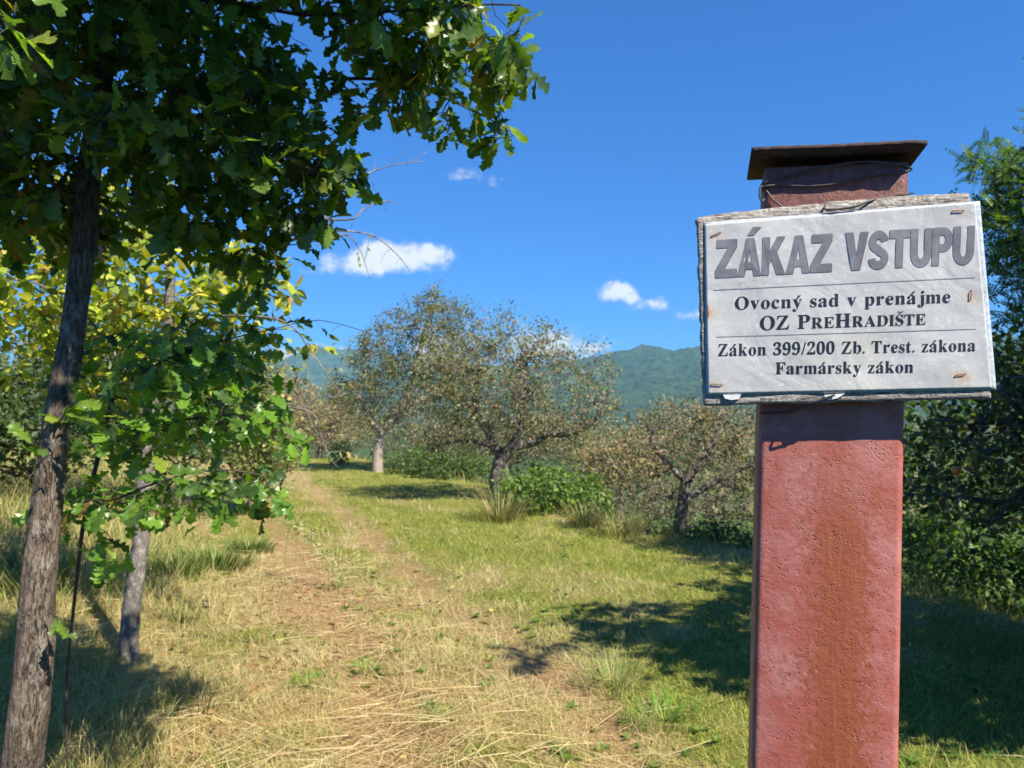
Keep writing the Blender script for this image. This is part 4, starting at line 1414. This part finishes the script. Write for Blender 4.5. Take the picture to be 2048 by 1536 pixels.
tg = 'single grass tussocks on the meadow'
FG = [(.12, .26, .03), (.2, .36, .05), (.16, .3, .04)]
HG = [(.10, .17, .035), (.17, .24, .05), (.25, .27, .08), (.08, .13, .03)]
DG = [(.36, .31, .15), (.28, .27, .1), (.18, .22, .06), (.32, .25, .12)]
for i, a in enumerate([
    (735, 1345, 220, .10, FG, 'fresh green tussock in the middle of the straw covered track', .13),
    (620, 1370, 200, .10, FG, 'fresh green tussock on the left wheel track', .15),
    (880, 1440, 160, .09, FG, 'green tussock low in the middle of the track', .12),
    (1000, 1040, 380, .6, DG, 'tall seedy grass clump in front of the forked apple trunk', .4),
    (1170, 1050, 200, .5, DG, 'pale tall grass clump at the right end of the bramble mound', .25),
    (1245, 1075, 180, .5, DG, 'bleached grass clump left of the dark apple trunk', .25),
    (1230, 1370, 260, .20, [(.3, .33, .12), (.2, .27, .07)], 'greyish tussock in the shade border on the right', .2),
    (1330, 1440, 260, .16, FG, 'green tussock near the foot of the post', .2),
    (360, 1240, 200, .16, [(.08, .14, .03), (.14, .2, .05)], 'dark green weed tuft right of the grey stem', .12),
    (430, 1135, 420, .34, HG, 'leafy green clump on the bank right of the grey stem', .35),
    (350, 1150, 300, .30, HG, 'smaller green clump touching the right side of the grey stem', .22),
    (500, 1105, 320, .28, HG, 'green clump at the inner edge of the left wheel track', .28),
    (60, 1180, 300, .34, HG, 'shaded green clump behind the oak trunk', .3),
    (400, 1410, 240, .24, DG, 'dry tuft in the lower left foreground', .18)]):
    tussock(*a[:6], 200 + i, r=a[6], group=tg, wid=.005 if a[3] < .26 else .012)


def weed():
    """pale seeding stem arching over the track"""
    k = 7.4
    pts = np.array([W(575, 1240, k + .1), W(570, 1150, k + .1), W(578, 1060, k), W(605, 1050, k), W(640, 1100, k), W(668, 1140, k), W(686, 1172, k)])
    b = G(pts[0][0], pts[0][1])
    pts[0] = b
    root = thing('seeding_weed', b, 'pale seeding weed stem arching over beside the left track', 'weed')
    P, rd = smooth_line(pts, np.linspace(.006, .002, len(pts)), 5)
    v, q, t = tube_geo(P, rd, 6)
    mesh_np('stem', v, [q, t], mat_plain('green_stem', (.25, .28, .1)), root, smooth=True)
    rng = np.random.default_rng(4)
    n = 420
    i = rng.integers(int(len(P) * .4), len(P), n)
    Q = P[i] + rng.normal(size=(n, 3)) * .035 * (.5 + (i / len(P)))[:, None]
    C = pick_cols(rng, n, [(.36, .38, .17), (.25, .33, .12), (.45, .44, .26)], [1, 1, 1], .15)
    leafify(root, rng, Q, rng.normal(size=(n, 3)) + np.array([0, 0, -.3]), rng.normal(size=(n, 3)) + np.array([0, 0, .5]), .03 * (.6 + rng.random(n)), C, DIAM, M['leaf'], name='seed_heads')


weed()


# ------------------------------------------------------------------ the post
YAW = R(14.3)
NRM = np.array([-math.sin(YAW), -math.cos(YAW), 0])     # front faces look this way
RGT = np.array([math.cos(YAW), -math.sin(YAW), 0])
BOARD0 = W(1690, 610, .80)                                # a point on the board's front


def on_plane(px, py, off=0.0, p0=BOARD0):
    """point seen at the pixel on a plane parallel to the board's front, off metres in front of it"""
    d = ray(px, py)
    t = ((p0 + NRM * off - CAMP) @ NRM) / (d @ NRM)
    return CAMP + d * t


POST_OFF = -.024            # post front lies this far behind the board front


def make_post():
    tl = on_plane(1531, 350, POST_OFF); trp = on_plane(1817, 350, POST_OFF)
    bl = on_plane(1503, 1536, POST_OFF); br = on_plane(1799, 1536, POST_OFF)
    top_c = (tl + trp) / 2; bot_c = (bl + br) / 2
    wid = (np.linalg.norm(trp - tl) + np.linalg.norm(br - bl)) / 2
    ax = norm(top_c - bot_c)
    g = bot_c - ax * ((bot_c[2] - float(gh(bot_c[0], bot_c[1])) + .06) / ax[2])
    zt = on_plane(1672, 330, POST_OFF)
    L = (zt - g) @ ax
    dep = .075
    back = -NRM
    base = g + back * dep / 2
    root = thing('sign_post', base, 'rusty red painted steel post with flat cap, carrying the notice', 'post')
    rgt = norm(np.cross(ax, np.array([-NRM[0], -NRM[1], 0])) * -1)
    if rgt @ RGT < 0: rgt = -rgt
    fr = norm(np.cross(rgt, ax));
    if fr @ NRM < 0: fr = -fr
    # rounded rectangle section
    rc = .0075
    sec = []
    for cx, cy, a0 in ((wid / 2 - rc, dep / 2 - rc, 0), (-wid / 2 + rc, dep / 2 - rc, 90), (-wid / 2 + rc, -dep / 2 + rc, 180), (wid / 2 - rc, -dep / 2 + rc, 270)):
        for a in range(0, 91, 15):
            sec.append((cx + rc * math.cos(R(a0 + a)), cy + rc * math.sin(R(a0 + a))))
    sec = np.array(sec); ns = len(sec)
    zs = np.linspace(0, L, 60)
    V = []
    for z in zs:
        for sx, sy in sec:
            V.append((sx, -sy, z))
    V = np.array(V)
    i = np.arange(59)[:, None] * ns; j = np.arange(ns)[None]
    q = np.stack([i + j, i + ns + j, i + ns + (j + 1) % ns, i + (j + 1) % ns], -1).reshape(-1, 4)
    me_mat = Matrix(((rgt[0], -fr[0], ax[0], 0), (rgt[1], -fr[1], ax[1], 0), (rgt[2], -fr[2], ax[2], 0), (0, 0, 0, 1)))
    # shaft material
    m, nt, out = new_mat('red_oxide_paint')
    tc = nt.n('ShaderNodeTexCoord').outputs['Object']
    sp_ = nt.n('ShaderNodeSeparateXYZ'); nt.set(sp_, 0, tc)
    x, z = sp_.outputs[0], sp_.outputs[2]
    n_fine = nt.noise(tc, 900, 3, .7)
    n_mid = nt.noise(tc, 130, 5, .65)
    n_big = nt.noise(tc, 22, 4, .6)
    n_str = nt.noise(nt.mapping(tc, (1, 1, .06)), 190, 5, .6)
    col = nt.mix(nt.ramp(n_big, [(.40, 0.), (.60, 1.)]), (.34, .088, .06), (.41, .158, .135))
    col = nt.mix(nt.ramp(n_mid, [(.42, 0.), (.72, .65)]), col, (.29, .10, .085))
    # running rust down the middle
    wx = nt.math('ADD', x, nt.math('MULTIPLY', nt.math('SUBTRACT', n_mid, .5), .11))
    wx = nt.math('ADD', wx, nt.math('MULTIPLY', nt.math('SUBTRACT', n_big, .5), .05))
    dx = nt.math('ABSOLUTE', nt.math('SUBTRACT', wx, .012))
    core = mapr(nt, dx, .008, .050, 1, 0)
    zmask = nt.ramp(nt.math('DIVIDE', z, 2.0), [(.3, .85), (.66, 1.0), (.79, .75), (.83, .2)])
    streak = nt.math('MULTIPLY', nt.math('MULTIPLY', core, zmask), nt.math('MULTIPLY_ADD', n_str, 1.5, .1), clamp=True)
    col = nt.mix(nt.math('MULTIPLY', streak, 1.5, clamp=True), col, (.25, .062, .024))
    col = nt.mix(nt.math('MULTIPLY', streak, nt.ramp(n_str, [(.5, 0.), (.68, .7)])), col, (.34, .115, .045))
    # pits
    vo = nt.n('ShaderNodeTexVoronoi'); nt.set(vo, 'Vector', tc); vo.inputs['Scale'].default_value = 260
    vo.inputs['Randomness'].default_value = 1
    pit = nt.ramp(vo.outputs['Distance'], [(.10, 1.), (.34, 0.)])
    gate = nt.ramp(nt.noise(tc, 70, 4, .7), [(.46, 0.), (.62, 1.)])
    pit = nt.math('MAXIMUM', nt.math('MULTIPLY', pit, gate), nt.ramp(nt.noise(nt.mapping(tc, loc=(7, 3, 1)), 240, 4, .75), [(.66, 0.), (.72, .8)]))
    col = nt.mix(nt.math('MULTIPLY', pit, .8), col, (.10, .045, .045))
    v2 = nt.n('ShaderNodeTexVoronoi'); nt.set(v2, 'Vector', tc); v2.inputs['Scale'].default_value = 110
    p2 = nt.math('MULTIPLY', nt.ramp(v2.outputs['Distance'], [(.08, 1.), (.2, 0.)]), nt.ramp(nt.noise(nt.mapping(tc, loc=(3, 1, 2)), 40, 3, .7), [(.48, 0.), (.56, 1.)]))
    col = nt.mix(nt.math('MULTIPLY', p2, .75), col, (.16, .05, .04))
    # neck near the top: cap's shadow put into the colour, plus weathered mottling
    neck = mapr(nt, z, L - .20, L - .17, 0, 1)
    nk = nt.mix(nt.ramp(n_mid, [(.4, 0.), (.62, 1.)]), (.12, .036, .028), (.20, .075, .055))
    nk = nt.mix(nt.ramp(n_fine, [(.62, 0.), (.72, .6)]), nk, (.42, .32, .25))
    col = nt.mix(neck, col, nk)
    h = nt.math('ADD', nt.math('MULTIPLY', n_fine, .3), nt.math('MULTIPLY', n_mid, 1.0))
    h = nt.math('SUBTRACT', h, nt.math('MULTIPLY', pit, .6))
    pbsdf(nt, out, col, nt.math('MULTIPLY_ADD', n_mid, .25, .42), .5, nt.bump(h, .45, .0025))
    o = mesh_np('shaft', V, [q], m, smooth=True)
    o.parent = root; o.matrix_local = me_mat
    # cap plate: front edge and side rake seen in the photo
    mc, nt, out = new_mat('rusted_cap')
    tc = nt.n('ShaderNodeTexCoord').outputs['Object']
    n = nt.noise(tc, 90, 6, .7)
    n2 = nt.noise(tc, 420, 3, .7)
    c = nt.mix(nt.ramp(n, [(.4, 0.), (.65, 1.)]), (.028, .016, .014), (.085, .045, .038))  # rust tones, darkened all over to put the underside's shade into the colour
    pbsdf(nt, out, c, .75, .3, nt.bump(nt.math('ADD', n, nt.math('MULTIPLY', n2, .5)), .6, .002))
    def loc(p):     # into the post's own axes
        d = p - base
        return np.array([d @ rgt, -(d @ fr), d @ ax])
    f1, f2 = loc(on_plane(1503, 303, POST_OFF + .021)), loc(on_plane(1855, 288, POST_OFF + .021))
    th = .0045
    yb = f1[1] + dep + .030
    cv = []
    for zz in (0, th):
        cv += [(f1[0], f1[1], f1[2] + zz), (f2[0], f2[1], f2[2] + zz), (f2[0] + .002, yb, (f2[2] + .0) + zz), (f1[0], yb, f1[2] + zz)]
    cv = np.array(cv)
    # subdivide the plate so its rim can be uneven
    nx = 40
    t = np.linspace(0, 1, nx)
    rim = lambda a, b, s: a + (b - a) * t[:, None] + np.stack([np.zeros(nx), (fbm(t * 30 + s, t * 0 + s, 3) - .5) * .003, (fbm(t * 8 + s, t * 0, 2) - .5) * .0015], -1)
    fb, ft = rim(cv[0], cv[1], 1), rim(cv[4], cv[5], 1)
    bb, bt = rim(cv[3], cv[2], 5), rim(cv[7], cv[6], 5)
    Vc = np.vstack([fb, ft, bt, bb])
    qs = []
    for r_ in range(4):
        a0 = r_ * nx; b0 = ((r_ + 1) % 4) * nx
        for i_ in range(nx - 1): qs.append((a0 + i_, a0 + i_ + 1, b0 + i_ + 1, b0 + i_))
    qs += [(0, nx, 2 * nx, 3 * nx), (nx - 1, 4 * nx - 1, 3 * nx - 1, 2 * nx - 1)]
    o = mesh_np('cap_plate', Vc, np.array(qs), mc); o.parent = root; o.matrix_local = me_mat
    return base, loc, me_mat


make_post()


# ------------------------------------------------------------------ the sign
def make_sign():
    c0 = on_plane(1690, 812)
    root = thing('notice_board', c0, 'weathered grey wooden board with laminated white Slovak no entry notice, fixed to the post', 'sign')
    # board: bilinear grid with worn edges
    TL, TR, BRc, BLc = (1392, 437), (1941, 387), (1984, 797), (1406, 812)
    nu, nv = 120, 70
    u = np.linspace(0, 1, nu); v = np.linspace(0, 1, nv)
    def quad(u_, v_, off):
        x = (1 - v_) * ((1 - u_) * TL[0] + u_ * TR[0]) + v_ * ((1 - u_) * BLc[0] + u_ * BRc[0])
        y = (1 - v_) * ((1 - u_) * TL[1] + u_ * TR[1]) + v_ * ((1 - u_) * BLc[1] + u_ * BRc[1])
        return x, y, off
    V = []
    th = .021
    for layer in range(2):
        for jv in range(nv):
            for iu in range(nu):
                x, y, _ = quad(u[iu], v[jv], 0)
                e = 0.0
                if jv == 0: y += -9 * math.sin(u[iu] * math.pi) ** .5 + 5 * (float(fbm(u[iu] * 22, 1.3, 3)) - .5) + (3 if iu in (0, nu - 1) else 0)
                if jv == nv - 1: y += 6 * (float(fbm(u[iu] * 16, 7.7, 3)) - .5) - (3 if iu in (0, nu - 1) else 0)
                if iu == 0: x += 6 * (float(fbm(v[jv] * 30, 4.1, 3)) - .5)
                if iu == nu - 1: x += 6 * (float(fbm(v[jv] * 20, 9.1, 3)) - .5)
                rel = 0
                if iu in (0, nu - 1) or jv in (0, nv - 1): rel = -.0016
                p = on_plane(x, y, 0)
                rough = (float(fbm(u[iu] * 14, v[jv] * 90, 3)) - .5) * .0016
                p = p + NRM * (rel + min(0, rough) if layer == 0 else -th)
                V.append(p)
    V = np.array(V)
    def idx(l, j, i): return l * nu * nv + j * nu + i
    q = []
    for j in range(nv - 1):
        for i in range(nu - 1):
            q.append((idx(0, j, i), idx(0, j + 1, i), idx(0, j + 1, i + 1), idx(0, j, i + 1)))
            q.append((idx(1, j, i), idx(1, j, i + 1), idx(1, j + 1, i + 1), idx(1, j + 1, i)))
    for i in range(nu - 1):
        q.append((idx(0, 0, i), idx(0, 0, i + 1), idx(1, 0, i + 1), idx(1, 0, i)))
        q.append((idx(0, nv - 1, i), idx(1, nv - 1, i), idx(1, nv - 1, i + 1), idx(0, nv - 1, i + 1)))
    for j in range(nv - 1):
        q.append((idx(0, j, 0), idx(1, j, 0), idx(1, j + 1, 0), idx(0, j + 1, 0)))
        q.append((idx(0, j, nu - 1), idx(0, j + 1, nu - 1), idx(1, j + 1, nu - 1), idx(1, j, nu - 1)))
    m, nt, out = new_mat('weathered_wood')
    tc = nt.n('ShaderNodeTexCoord').outputs['Object']
    vv = nt.mapping(tc, (.16, .16, 1.0))
    g1 = nt.noise(vv, 420, 6, .65, dist=.4)
    g2 = nt.noise(tc, 260, 4, .7)
    h = nt.math('ADD', g1, nt.math('MULTIPLY', g2, .6))
    col = nt.ramp(h, [(.55, (.06, .048, .04)), (.74, (.27, .24, .21)), (.95, (.50, .47, .43))])
    li = nt.ramp(nt.noise(tc, 120, 5, .7), [(.55, 0.), (.63, .7)])
    col = nt.mix(li, col, (.50, .51, .45))
    pbsdf(nt, out, col, .9, .15, nt.bump(h, 1.0, .004))
    mesh_np('wooden_board', V, np.array(q), m, root)

    # laminate and paper
    pc = [(1409, 449), (1951, 404), (1984, 776), (1416, 788)]       # paper
    lc = [(1408, 445), (1960, 402), (1993, 779), (1413, 791)]       # film around it

    def wave(px, py):
        return .0009 * math.sin(px * .021 + py * .008) * math.cos(py * .024 - px * .006) + .0011 * (float(fbm(px * .018, py * .022, 3)) - .5)

    def sheet(corners, nu, nv, off, name, mat, parent, curl=True, thick=.0004, colf=None):
        V = []; C = []
        for l in range(2):
            for j in range(nv):
                for i in range(nu):
                    a, b = i / (nu - 1), j / (nv - 1)
                    x = (1 - b) * ((1 - a) * corners[0][0] + a * corners[1][0]) + b * ((1 - a) * corners[3][0] + a * corners[2][0])
                    y = (1 - b) * ((1 - a) * corners[0][1] + a * corners[1][1]) + b * ((1 - a) * corners[3][1] + a * corners[2][1])
                    V.append(on_plane(x, y, off + wave(x, y) - l * thick))
                    C.append(colf(x, y) if colf else (1, 1, 1))
        q = []
        k = nu * nv
        for j in range(nv - 1):
            for i in range(nu - 1):
                q.append((j * nu + i, (j + 1) * nu + i, (j + 1) * nu + i + 1, j * nu + i + 1))
                q.append((k + j * nu + i, k + j * nu + i + 1, k + (j + 1) * nu + i + 1, k + (j + 1) * nu + i))
        for i in range(nu - 1):
            q.append((i, i + 1, k + i + 1, k + i)); e = (nv - 1) * nu
            q.append((e + i, k + e + i, k + e + i + 1, e + i + 1))
        for j in range(nv - 1):
            a0, b0 = j * nu, (j + 1) * nu
            q.append((a0, k + a0, k + b0, b0)); q.append((a0 + nu - 1, b0 + nu - 1, k + b0 + nu - 1, k + a0 + nu - 1))
        return mesh_np(name, np.array(V), np.array(q), mat, parent, cols=np.array(C), smooth=True)

    staples = [((1423, 472), (1442, 464)), ((1905, 422), (1928, 421)), ((1941, 600), (1943, 580)), ((1911, 751), (1932, 747)), ((1423, 768), (1445, 769)), ((1416, 610), (1417, 632))]

    def pcol(x, y):
        c = np.array([.48, .478, .455])
        n = float(fbm(x * .012, y * .016, 4)); c = c * (.90 + .2 * n)
        yel = max(0, float(fbm(x * .006 + 9, y * .01, 2)) - .5)
        c = c * np.array([1 + .05 * yel, 1 - .02 * yel, 1 - .25 * yel])
        for (a, b), (c2, d2) in staples:
            ex, ey = (a + c2) / 2, (b + d2) / 2
            s = {1905: .3, 1941: .6, 1911: .8, 1416: .7}.get(a, .4)
            dd = ((x - ex) / 20) ** 2 + ((y - ey - 5) / 15) ** 2
            k = s * math.exp(-dd * 1.6) * (.5 + float(fbm(x * .15, y * .15, 2)))
            c = c * (1 - k) + np.array([.52, .30, .14]) * k
        return c
    mf, nt, out = new_mat('laminate_film')
    tc = nt.n('ShaderNodeTexCoord').outputs['Object']
    n = nt.noise(tc, 200, 4, .7)
    pbsdf(nt, out, nt.mix(nt.ramp(n, [(.4, 0.), (.6, 1.)]), (.32, .36, .40), (.48, .52, .56)), .22, .6, nt.bump(n, .2, .001))
    film = sheet(lc, 60, 40, .0014, 'laminate', mf, root)
    mp, nt, out = new_mat('laminated_paper')
    col = nt.n('ShaderNodeAttribute', attribute_name='Col').outputs['Color']
    tc = nt.n('ShaderNodeTexCoord').outputs['Object']
    n = nt.noise(tc, 17, 3, .5, dist=1.5); n2 = nt.noise(tc, 260, 4, .7)
    col = nt.mix(1.0, col, nt.ramp(n2, [(.35, .93), (.7, 1.04)]), 'MULTIPLY')
    spot = nt.n('ShaderNodeTexVoronoi'); nt.set(spot, 'Vector', tc); spot.inputs['Scale'].default_value = 95
    col = nt.mix(nt.math('MULTIPLY', nt.ramp(spot.outputs['Distance'], [(.1, 1.), (.22, 0.)]), .18), col, (.9, .92, .95))
    pbsdf(nt, out, col, .36, .5, nt.bump(nt.math('ADD', n, nt.math('MULTIPLY', n2, .08)), 1.0, .0016), **{'Coat Weight': .35, 'Coat Roughness': .22})
    paper = sheet(pc, 130, 90, .0022, 'paper', mp, root, colf=pcol)

    # ---- lettering
    def ink(name, c, rough=.45):
        mm, nt, out = new_mat(name)
        tc = nt.n('ShaderNodeTexCoord').outputs['Object']
        n = nt.noise(tc, 60, 5, .65)
        pbsdf(nt, out, nt.mix(nt.ramp(n, [(.35, 0.), (.7, 1.)]), tuple(.8 * q_ for q_ in c), tuple(1.3 * q_ for q_ in c)), rough, .5)
        return mm
    grey = ink('grey_print', (.15, .152, .165)); black = ink('black_print', (.012, .012, .016)); lineg = ink('line_print', (.2, .21, .23)); edgeg = ink('dark_grey_print', (.10, .10, .112))
    dg = bpy.context.evaluated_depsgraph_get

    def bold(ch):
        if 'A' <= ch <= 'Z': return chr(0x1D400 + ord(ch) - 65)
        if 'a' <= ch <= 'z': return chr(0x1D41A + ord(ch) - 97)
        if '0' <= ch <= '9': return chr(0x1D7CE + ord(ch) - 48)
        return ch
    cache = {}

    def arc(cx, cy, rx, ry, a0, a1, n=12):
        return [(cx + rx * math.cos(R(a0 + (a1 - a0) * i / n)), cy + ry * math.sin(R(a0 + (a1 - a0) * i / n))) for i in range(n + 1)]

    def heavy(ch):
        # heavy grotesque capitals, drawn as outlines
        if ch == 'Z': ps = [[(0, 1), (.72, 1), (.72, .80), (.29, .22), (.74, .22), (.74, 0), (-.02, 0), (-.02, .20), (.41, .78), (0, .78)]]
        elif ch == 'A':
            h = [(0, 0), (.24, 0), (.285, .18), (.42, .18), (.42, .37), (.335, .37), (.42, .72), (.42, 1), (.29, 1)]
            ps = [h, [(.84 - x, y) for x, y in h][::-1]]
        elif ch == 'K': ps = [[(0, 0), (.24, 0), (.24, .28), (.34, .42), (.54, 0), (.84, 0), (.51, .60), (.80, 1), (.52, 1), (.24, .60), (.24, 1), (0, 1)]]
        elif ch == 'V': ps = [[(0, 1), (.27, 1), (.41, .34), (.55, 1), (.82, 1), (.55, 0), (.27, 0)]]
        elif ch == 'T': ps = [[(0, 1), (.74, 1), (.74, .78), (.49, .78), (.49, 0), (.25, 0), (.25, .78), (0, .78)]]
        elif ch == 'U': ps = [[(0, 1), (.24, 1)] + arc(.37, .36, .13, .16, 180, 360) + [(.50, 1), (.74, 1)] + arc(.37, .36, .37, .38, 0, -180, 18)]
        elif ch == 'P': ps = [[(0, 0), (.24, 0), (.24, 1), (0, 1)],
                              [(.24, 1)] + arc(.40, .68, .32, .32, 90, -90, 14) + [(.24, .36), (.24, .56)] + arc(.38, .68, .10, .12, -90, 90, 8) + [(.24, .80)]]
        else:
            c = np.array(arc(.36, .715, .225, .18, 5, 262, 20) + arc(.36, .28, .235, .18, 78, -178, 20))
            d = norm(np.gradient(c, axis=0)); nn = np.stack([-d[:, 1], d[:, 0]], -1) * .115
            a, b = c + nn, c - nn
            ps = [[tuple(a[i]), tuple(b[i]), tuple(b[i + 1]), tuple(a[i + 1])] for i in range(len(c) - 1)]
        V = []; Fs = []
        for p in ps:
            Fs.append(tuple(range(len(V), len(V) + len(p)))); V += p
        V = np.array(V) * .7
        return np.hstack([V, np.zeros((len(V), 1))]), Fs

    def glyph(ch, sans=False):
        if sans: return heavy(ch)
        key = (ch, sans)
        if key in cache: return cache[key]
        cu = bpy.data.curves.new('glyph', 'FONT')
        cu.body = chr(0x1D5D4 + ord(ch) - 65) if sans else bold(ch)
        cu.resolution_u = 4
        if sans: cu.offset = .018
        ob = bpy.data.objects.new('glyph', cu); COL.objects.link(ob)
        bpy.context.view_layer.update()
        me = ob.evaluated_get(dg()).to_mesh()
        V = np.array([v_.co[:] for v_ in me.vertices]).reshape(-1, 3)
        Fs = [tuple(p.vertices) for p in me.polygons]
        bpy.data.objects.remove(ob); bpy.data.curves.remove(cu)
        cache[key] = (V, Fs)
        return cache[key]

    ACC = {'á': ('a', 'acute'), 'ý': ('y', 'acute'), 'Á': ('A', 'acute'), 'Š': ('S', 'caron')}

    def accent(kind, cx, top, s=1.0):
        if kind == 'acute':
            V = np.array([(cx - .07, top + .06), (cx + .03, top + .06), (cx + .16, top + .21), (cx + .02, top + .21)])
            return V * 1.0, [(0, 1, 2, 3)]
        V = np.array([(cx - .19, top + .21), (cx, top + .05), (cx + .19, top + .21), (cx + .12, top + .21), (cx, top + .13), (cx - .12, top + .21)])
        return V, [(0, 1, 4, 5), (1, 2, 3, 4)]

    def line(name, text, x0, y0, x1, y1, cap, mat, sans=False, gap=.055, sizes=None, upx=-.035, off=.00258, space=.26, shift=(0, 0), sx=1.0):
        """lay the text out between two baseline pixels"""
        items = []; x = 0
        for i, ch in enumerate(text):
            sc = sizes[i] if sizes else 1.0
            if ch == ' ':
                x += space; continue
            b, ac = ACC.get(ch, (ch, None))
            V, Fs = glyph(b, sans)
            V = V[:, :2] * sc * np.array([sx, 1])
            lo, hi = V[:, 0].min(), V[:, 0].max()
            off_x = x - lo
            items.append((V + np.array([off_x, 0]), Fs))
            if ac:
                av, af = accent(ac, 0, (.45 if b.islower() else .69 * 1.0))
                if sans: av = av * np.array([1.5, 1.0]) + np.array([0, .0])
                av = av * sc; av = av + np.array([x + (hi - lo) / 2 + (.02 if b.islower() else .03), 0])
                items.append((av, af))
            x += hi - lo + gap * sc
        x -= gap
        d = np.array([x1 - x0, y1 - y0], float); L = np.hypot(*d)
        ux = d / x            # pixels per text unit along the line
        cu = cap / .69        # pixels per text unit upwards
        uy = np.array([upx, -1.0]) * cu
        vs = []; fs = []; k = 0
        for V, Fs in items:
            for vx, vy in V:
                p = np.array([x0, y0]) + ux * vx + uy * vy + np.array(shift)
                vs.append(on_plane(p[0], p[1], off + wave(p[0], p[1])))
            fs += [tuple(k + a for a in f) for f in Fs]
            k += len(V)
        me = bpy.data.meshes.new(name)
        me.from_pydata([tuple(v_ - c0) for v_ in vs], [], fs)
        me.materials.append(mat)
        o = bpy.data.objects.new(name, me); COL.objects.link(o); o.parent = paper
        return o

    line('heading_lettering', 'ZÁKAZ VSTUPU', 1431.5, 557, 1947.5, 528, 75, edgeg, True, gap=.028, upx=.035, off=.00250, space=.30)
    line('heading_lettering', 'ZÁKAZ VSTUPU', 1430, 556, 1946, 527, 75, grey, True, gap=.028, upx=.035, off=.00262, space=.30)
    line('lettering', 'Ovocný sad v prenájme', 1470, 619, 1901, 605, 25.5, black, gap=.085, space=.34, upx=.02)
    t2 = 'OZ PREHRADIŠTE'
    line('lettering', t2, 1520, 660, 1851, 649, 28, black, gap=.06, space=.34, sizes=[1, 1, 1, 1, .78, .78, 1, .78, .78, .78, .78, .78, .78, .78], upx=.02)
    line('lettering', 'Zákon 399/200 Zb. Trest. zákona', 1436, 712, 1951, 702, 24.5, black, gap=.085, space=.34, upx=.02)
    line('lettering', 'Farmársky zákon', 1551, 748, 1827, 745, 24, black, gap=.075, space=.32, upx=.02)
    for (x0, y0, x1, y1) in ((1427, 580, 1950, 555), (1432, 674, 1953, 658)):
        vs = []; n = 60
        for i in range(n):
            f = i / (n - 1); x = x0 + (x1 - x0) * f; y = y0 + (y1 - y0) * f
            for dy in (-.7, .7): vs.append(on_plane(x, y + dy, .0025 + wave(x, y)))
        q = [(2 * i, 2 * i + 1, 2 * i + 3, 2 * i + 2) for i in range(n - 1)]
        o = mesh_np('printed_rule', np.array(vs) - c0, np.array(q), lineg); o.parent = paper
    # staples
    ms = mat_plain('rusty_staple', (.22, .10, .05), .55, .5)
    for (a, b), (c, d) in staples:
        p0, p1 = on_plane(a, b, .0018 + wave(a, b)), on_plane(c, d, .0018 + wave(c, d))
        q0, q1 = on_plane(a, b, .0030 + wave(a, b)), on_plane(c, d, .0032 + wave(c, d))
        v, q, t = tube_geo(np.array([p0, q0 * .98 + p0 * .02, q0 + (q1 - q0) * .06 + NRM * .0004, q1 + (q0 - q1) * .06 + NRM * .0004, q1 * .98 + p1 * .02, p1]), np.full(6, .0005), 6)
        mesh_np('staple', v, [q, t], ms, root, smooth=True)
    # torn scraps of white film under the paper's lower edge
    mw = mat_plain('white_scrap', (.7, .7, .68), .5, .4)
    for pts in ([(1446, 790), (1482, 789), (1478, 798), (1462, 800), (1450, 797)], [(1648, 790), (1690, 787), (1676, 796), (1655, 801)]):
        front = [on_plane(x, y, .0026) for x, y in pts]; back = [on_plane(x, y, .0009) for x, y in pts]
        n = len(pts); me = bpy.data.meshes.new('film_scrap')
        me.from_pydata([tuple(p - c0) for p in front + back], [], [tuple(range(n))[::-1], tuple(range(n, 2 * n))] + [(i, (i + 1) % n, n + (i + 1) % n, n + i) for i in range(n)])
        me.materials.append(mw); o = bpy.data.objects.new('film_scrap', me); COL.objects.link(o); o.parent = root


make_sign()


def make_wires():
    mw = mat_plain('dark_wire', (.055, .045, .042), .5, .5)
    def wire(paths, label, r=.0011):
        b = on_plane(*paths[0][0][:2], POST_OFF)
        root = thing('binding_wire', b, label, 'wire', 'wires round the post')
        for pts in paths:
            P = np.array([on_plane(x, y, POST_OFF + o) for x, y, o in pts])
            P, rd = smooth_line(P, np.full(len(P), r), 6)
            v, q, t = tube_geo(P, rd, 6)
            mesh_np('strand', v, [q, t], mw, root, smooth=True)
    wire([[(1526, 378, -.03), (1524, 368, .002), (1552, 356, .004), (1610, 342, .005), (1680, 328, .006), (1740, 323, .006), (1800, 328, .005), (1822, 337, -.01), (1822, 339, -.05)],
          [(1526, 384, -.03), (1526, 374, .002), (1556, 370, .003), (1620, 372, .003), (1680, 366, .003), (1740, 352, .003), (1800, 344, .003), (1819, 342, -.01), (1820, 342, -.05)],
          [(1530, 372, .002), (1521, 374, .004), (1519, 388, .005), (1523, 402, .004), (1529, 398, .002)]],
         'dark wire wound twice round the neck of the post below the cap')
    wire([[(1826, 386, -.05), (1819, 387, .002), (1780, 394, .006), (1745, 400, .024), (1715, 412, .028), (1680, 418, .028), (1652, 419, .027), (1650, 412, .022), (1660, 400, .004)],
          [(1532, 380, .002), (1545, 398, .003), (1560, 410, .004), (1575, 425, .001)]],
         'dark wire running down over the top edge of the wooden board')
    wire([[(1520, 826, .002), (1580, 822, .008), (1625, 806, .026), (1650, 797, .028), (1670, 790, .029)]],
         'short wire end slung under the lower edge of the board')


make_wires()
for me in list(bpy.data.meshes):
    if me.users == 0: bpy.data.meshes.remove(me)
print('objects', len(bpy.data.objects), 'triangles', sum(sum(len(p.vertices) - 2 for p in m.polygons) for m in bpy.data.meshes))
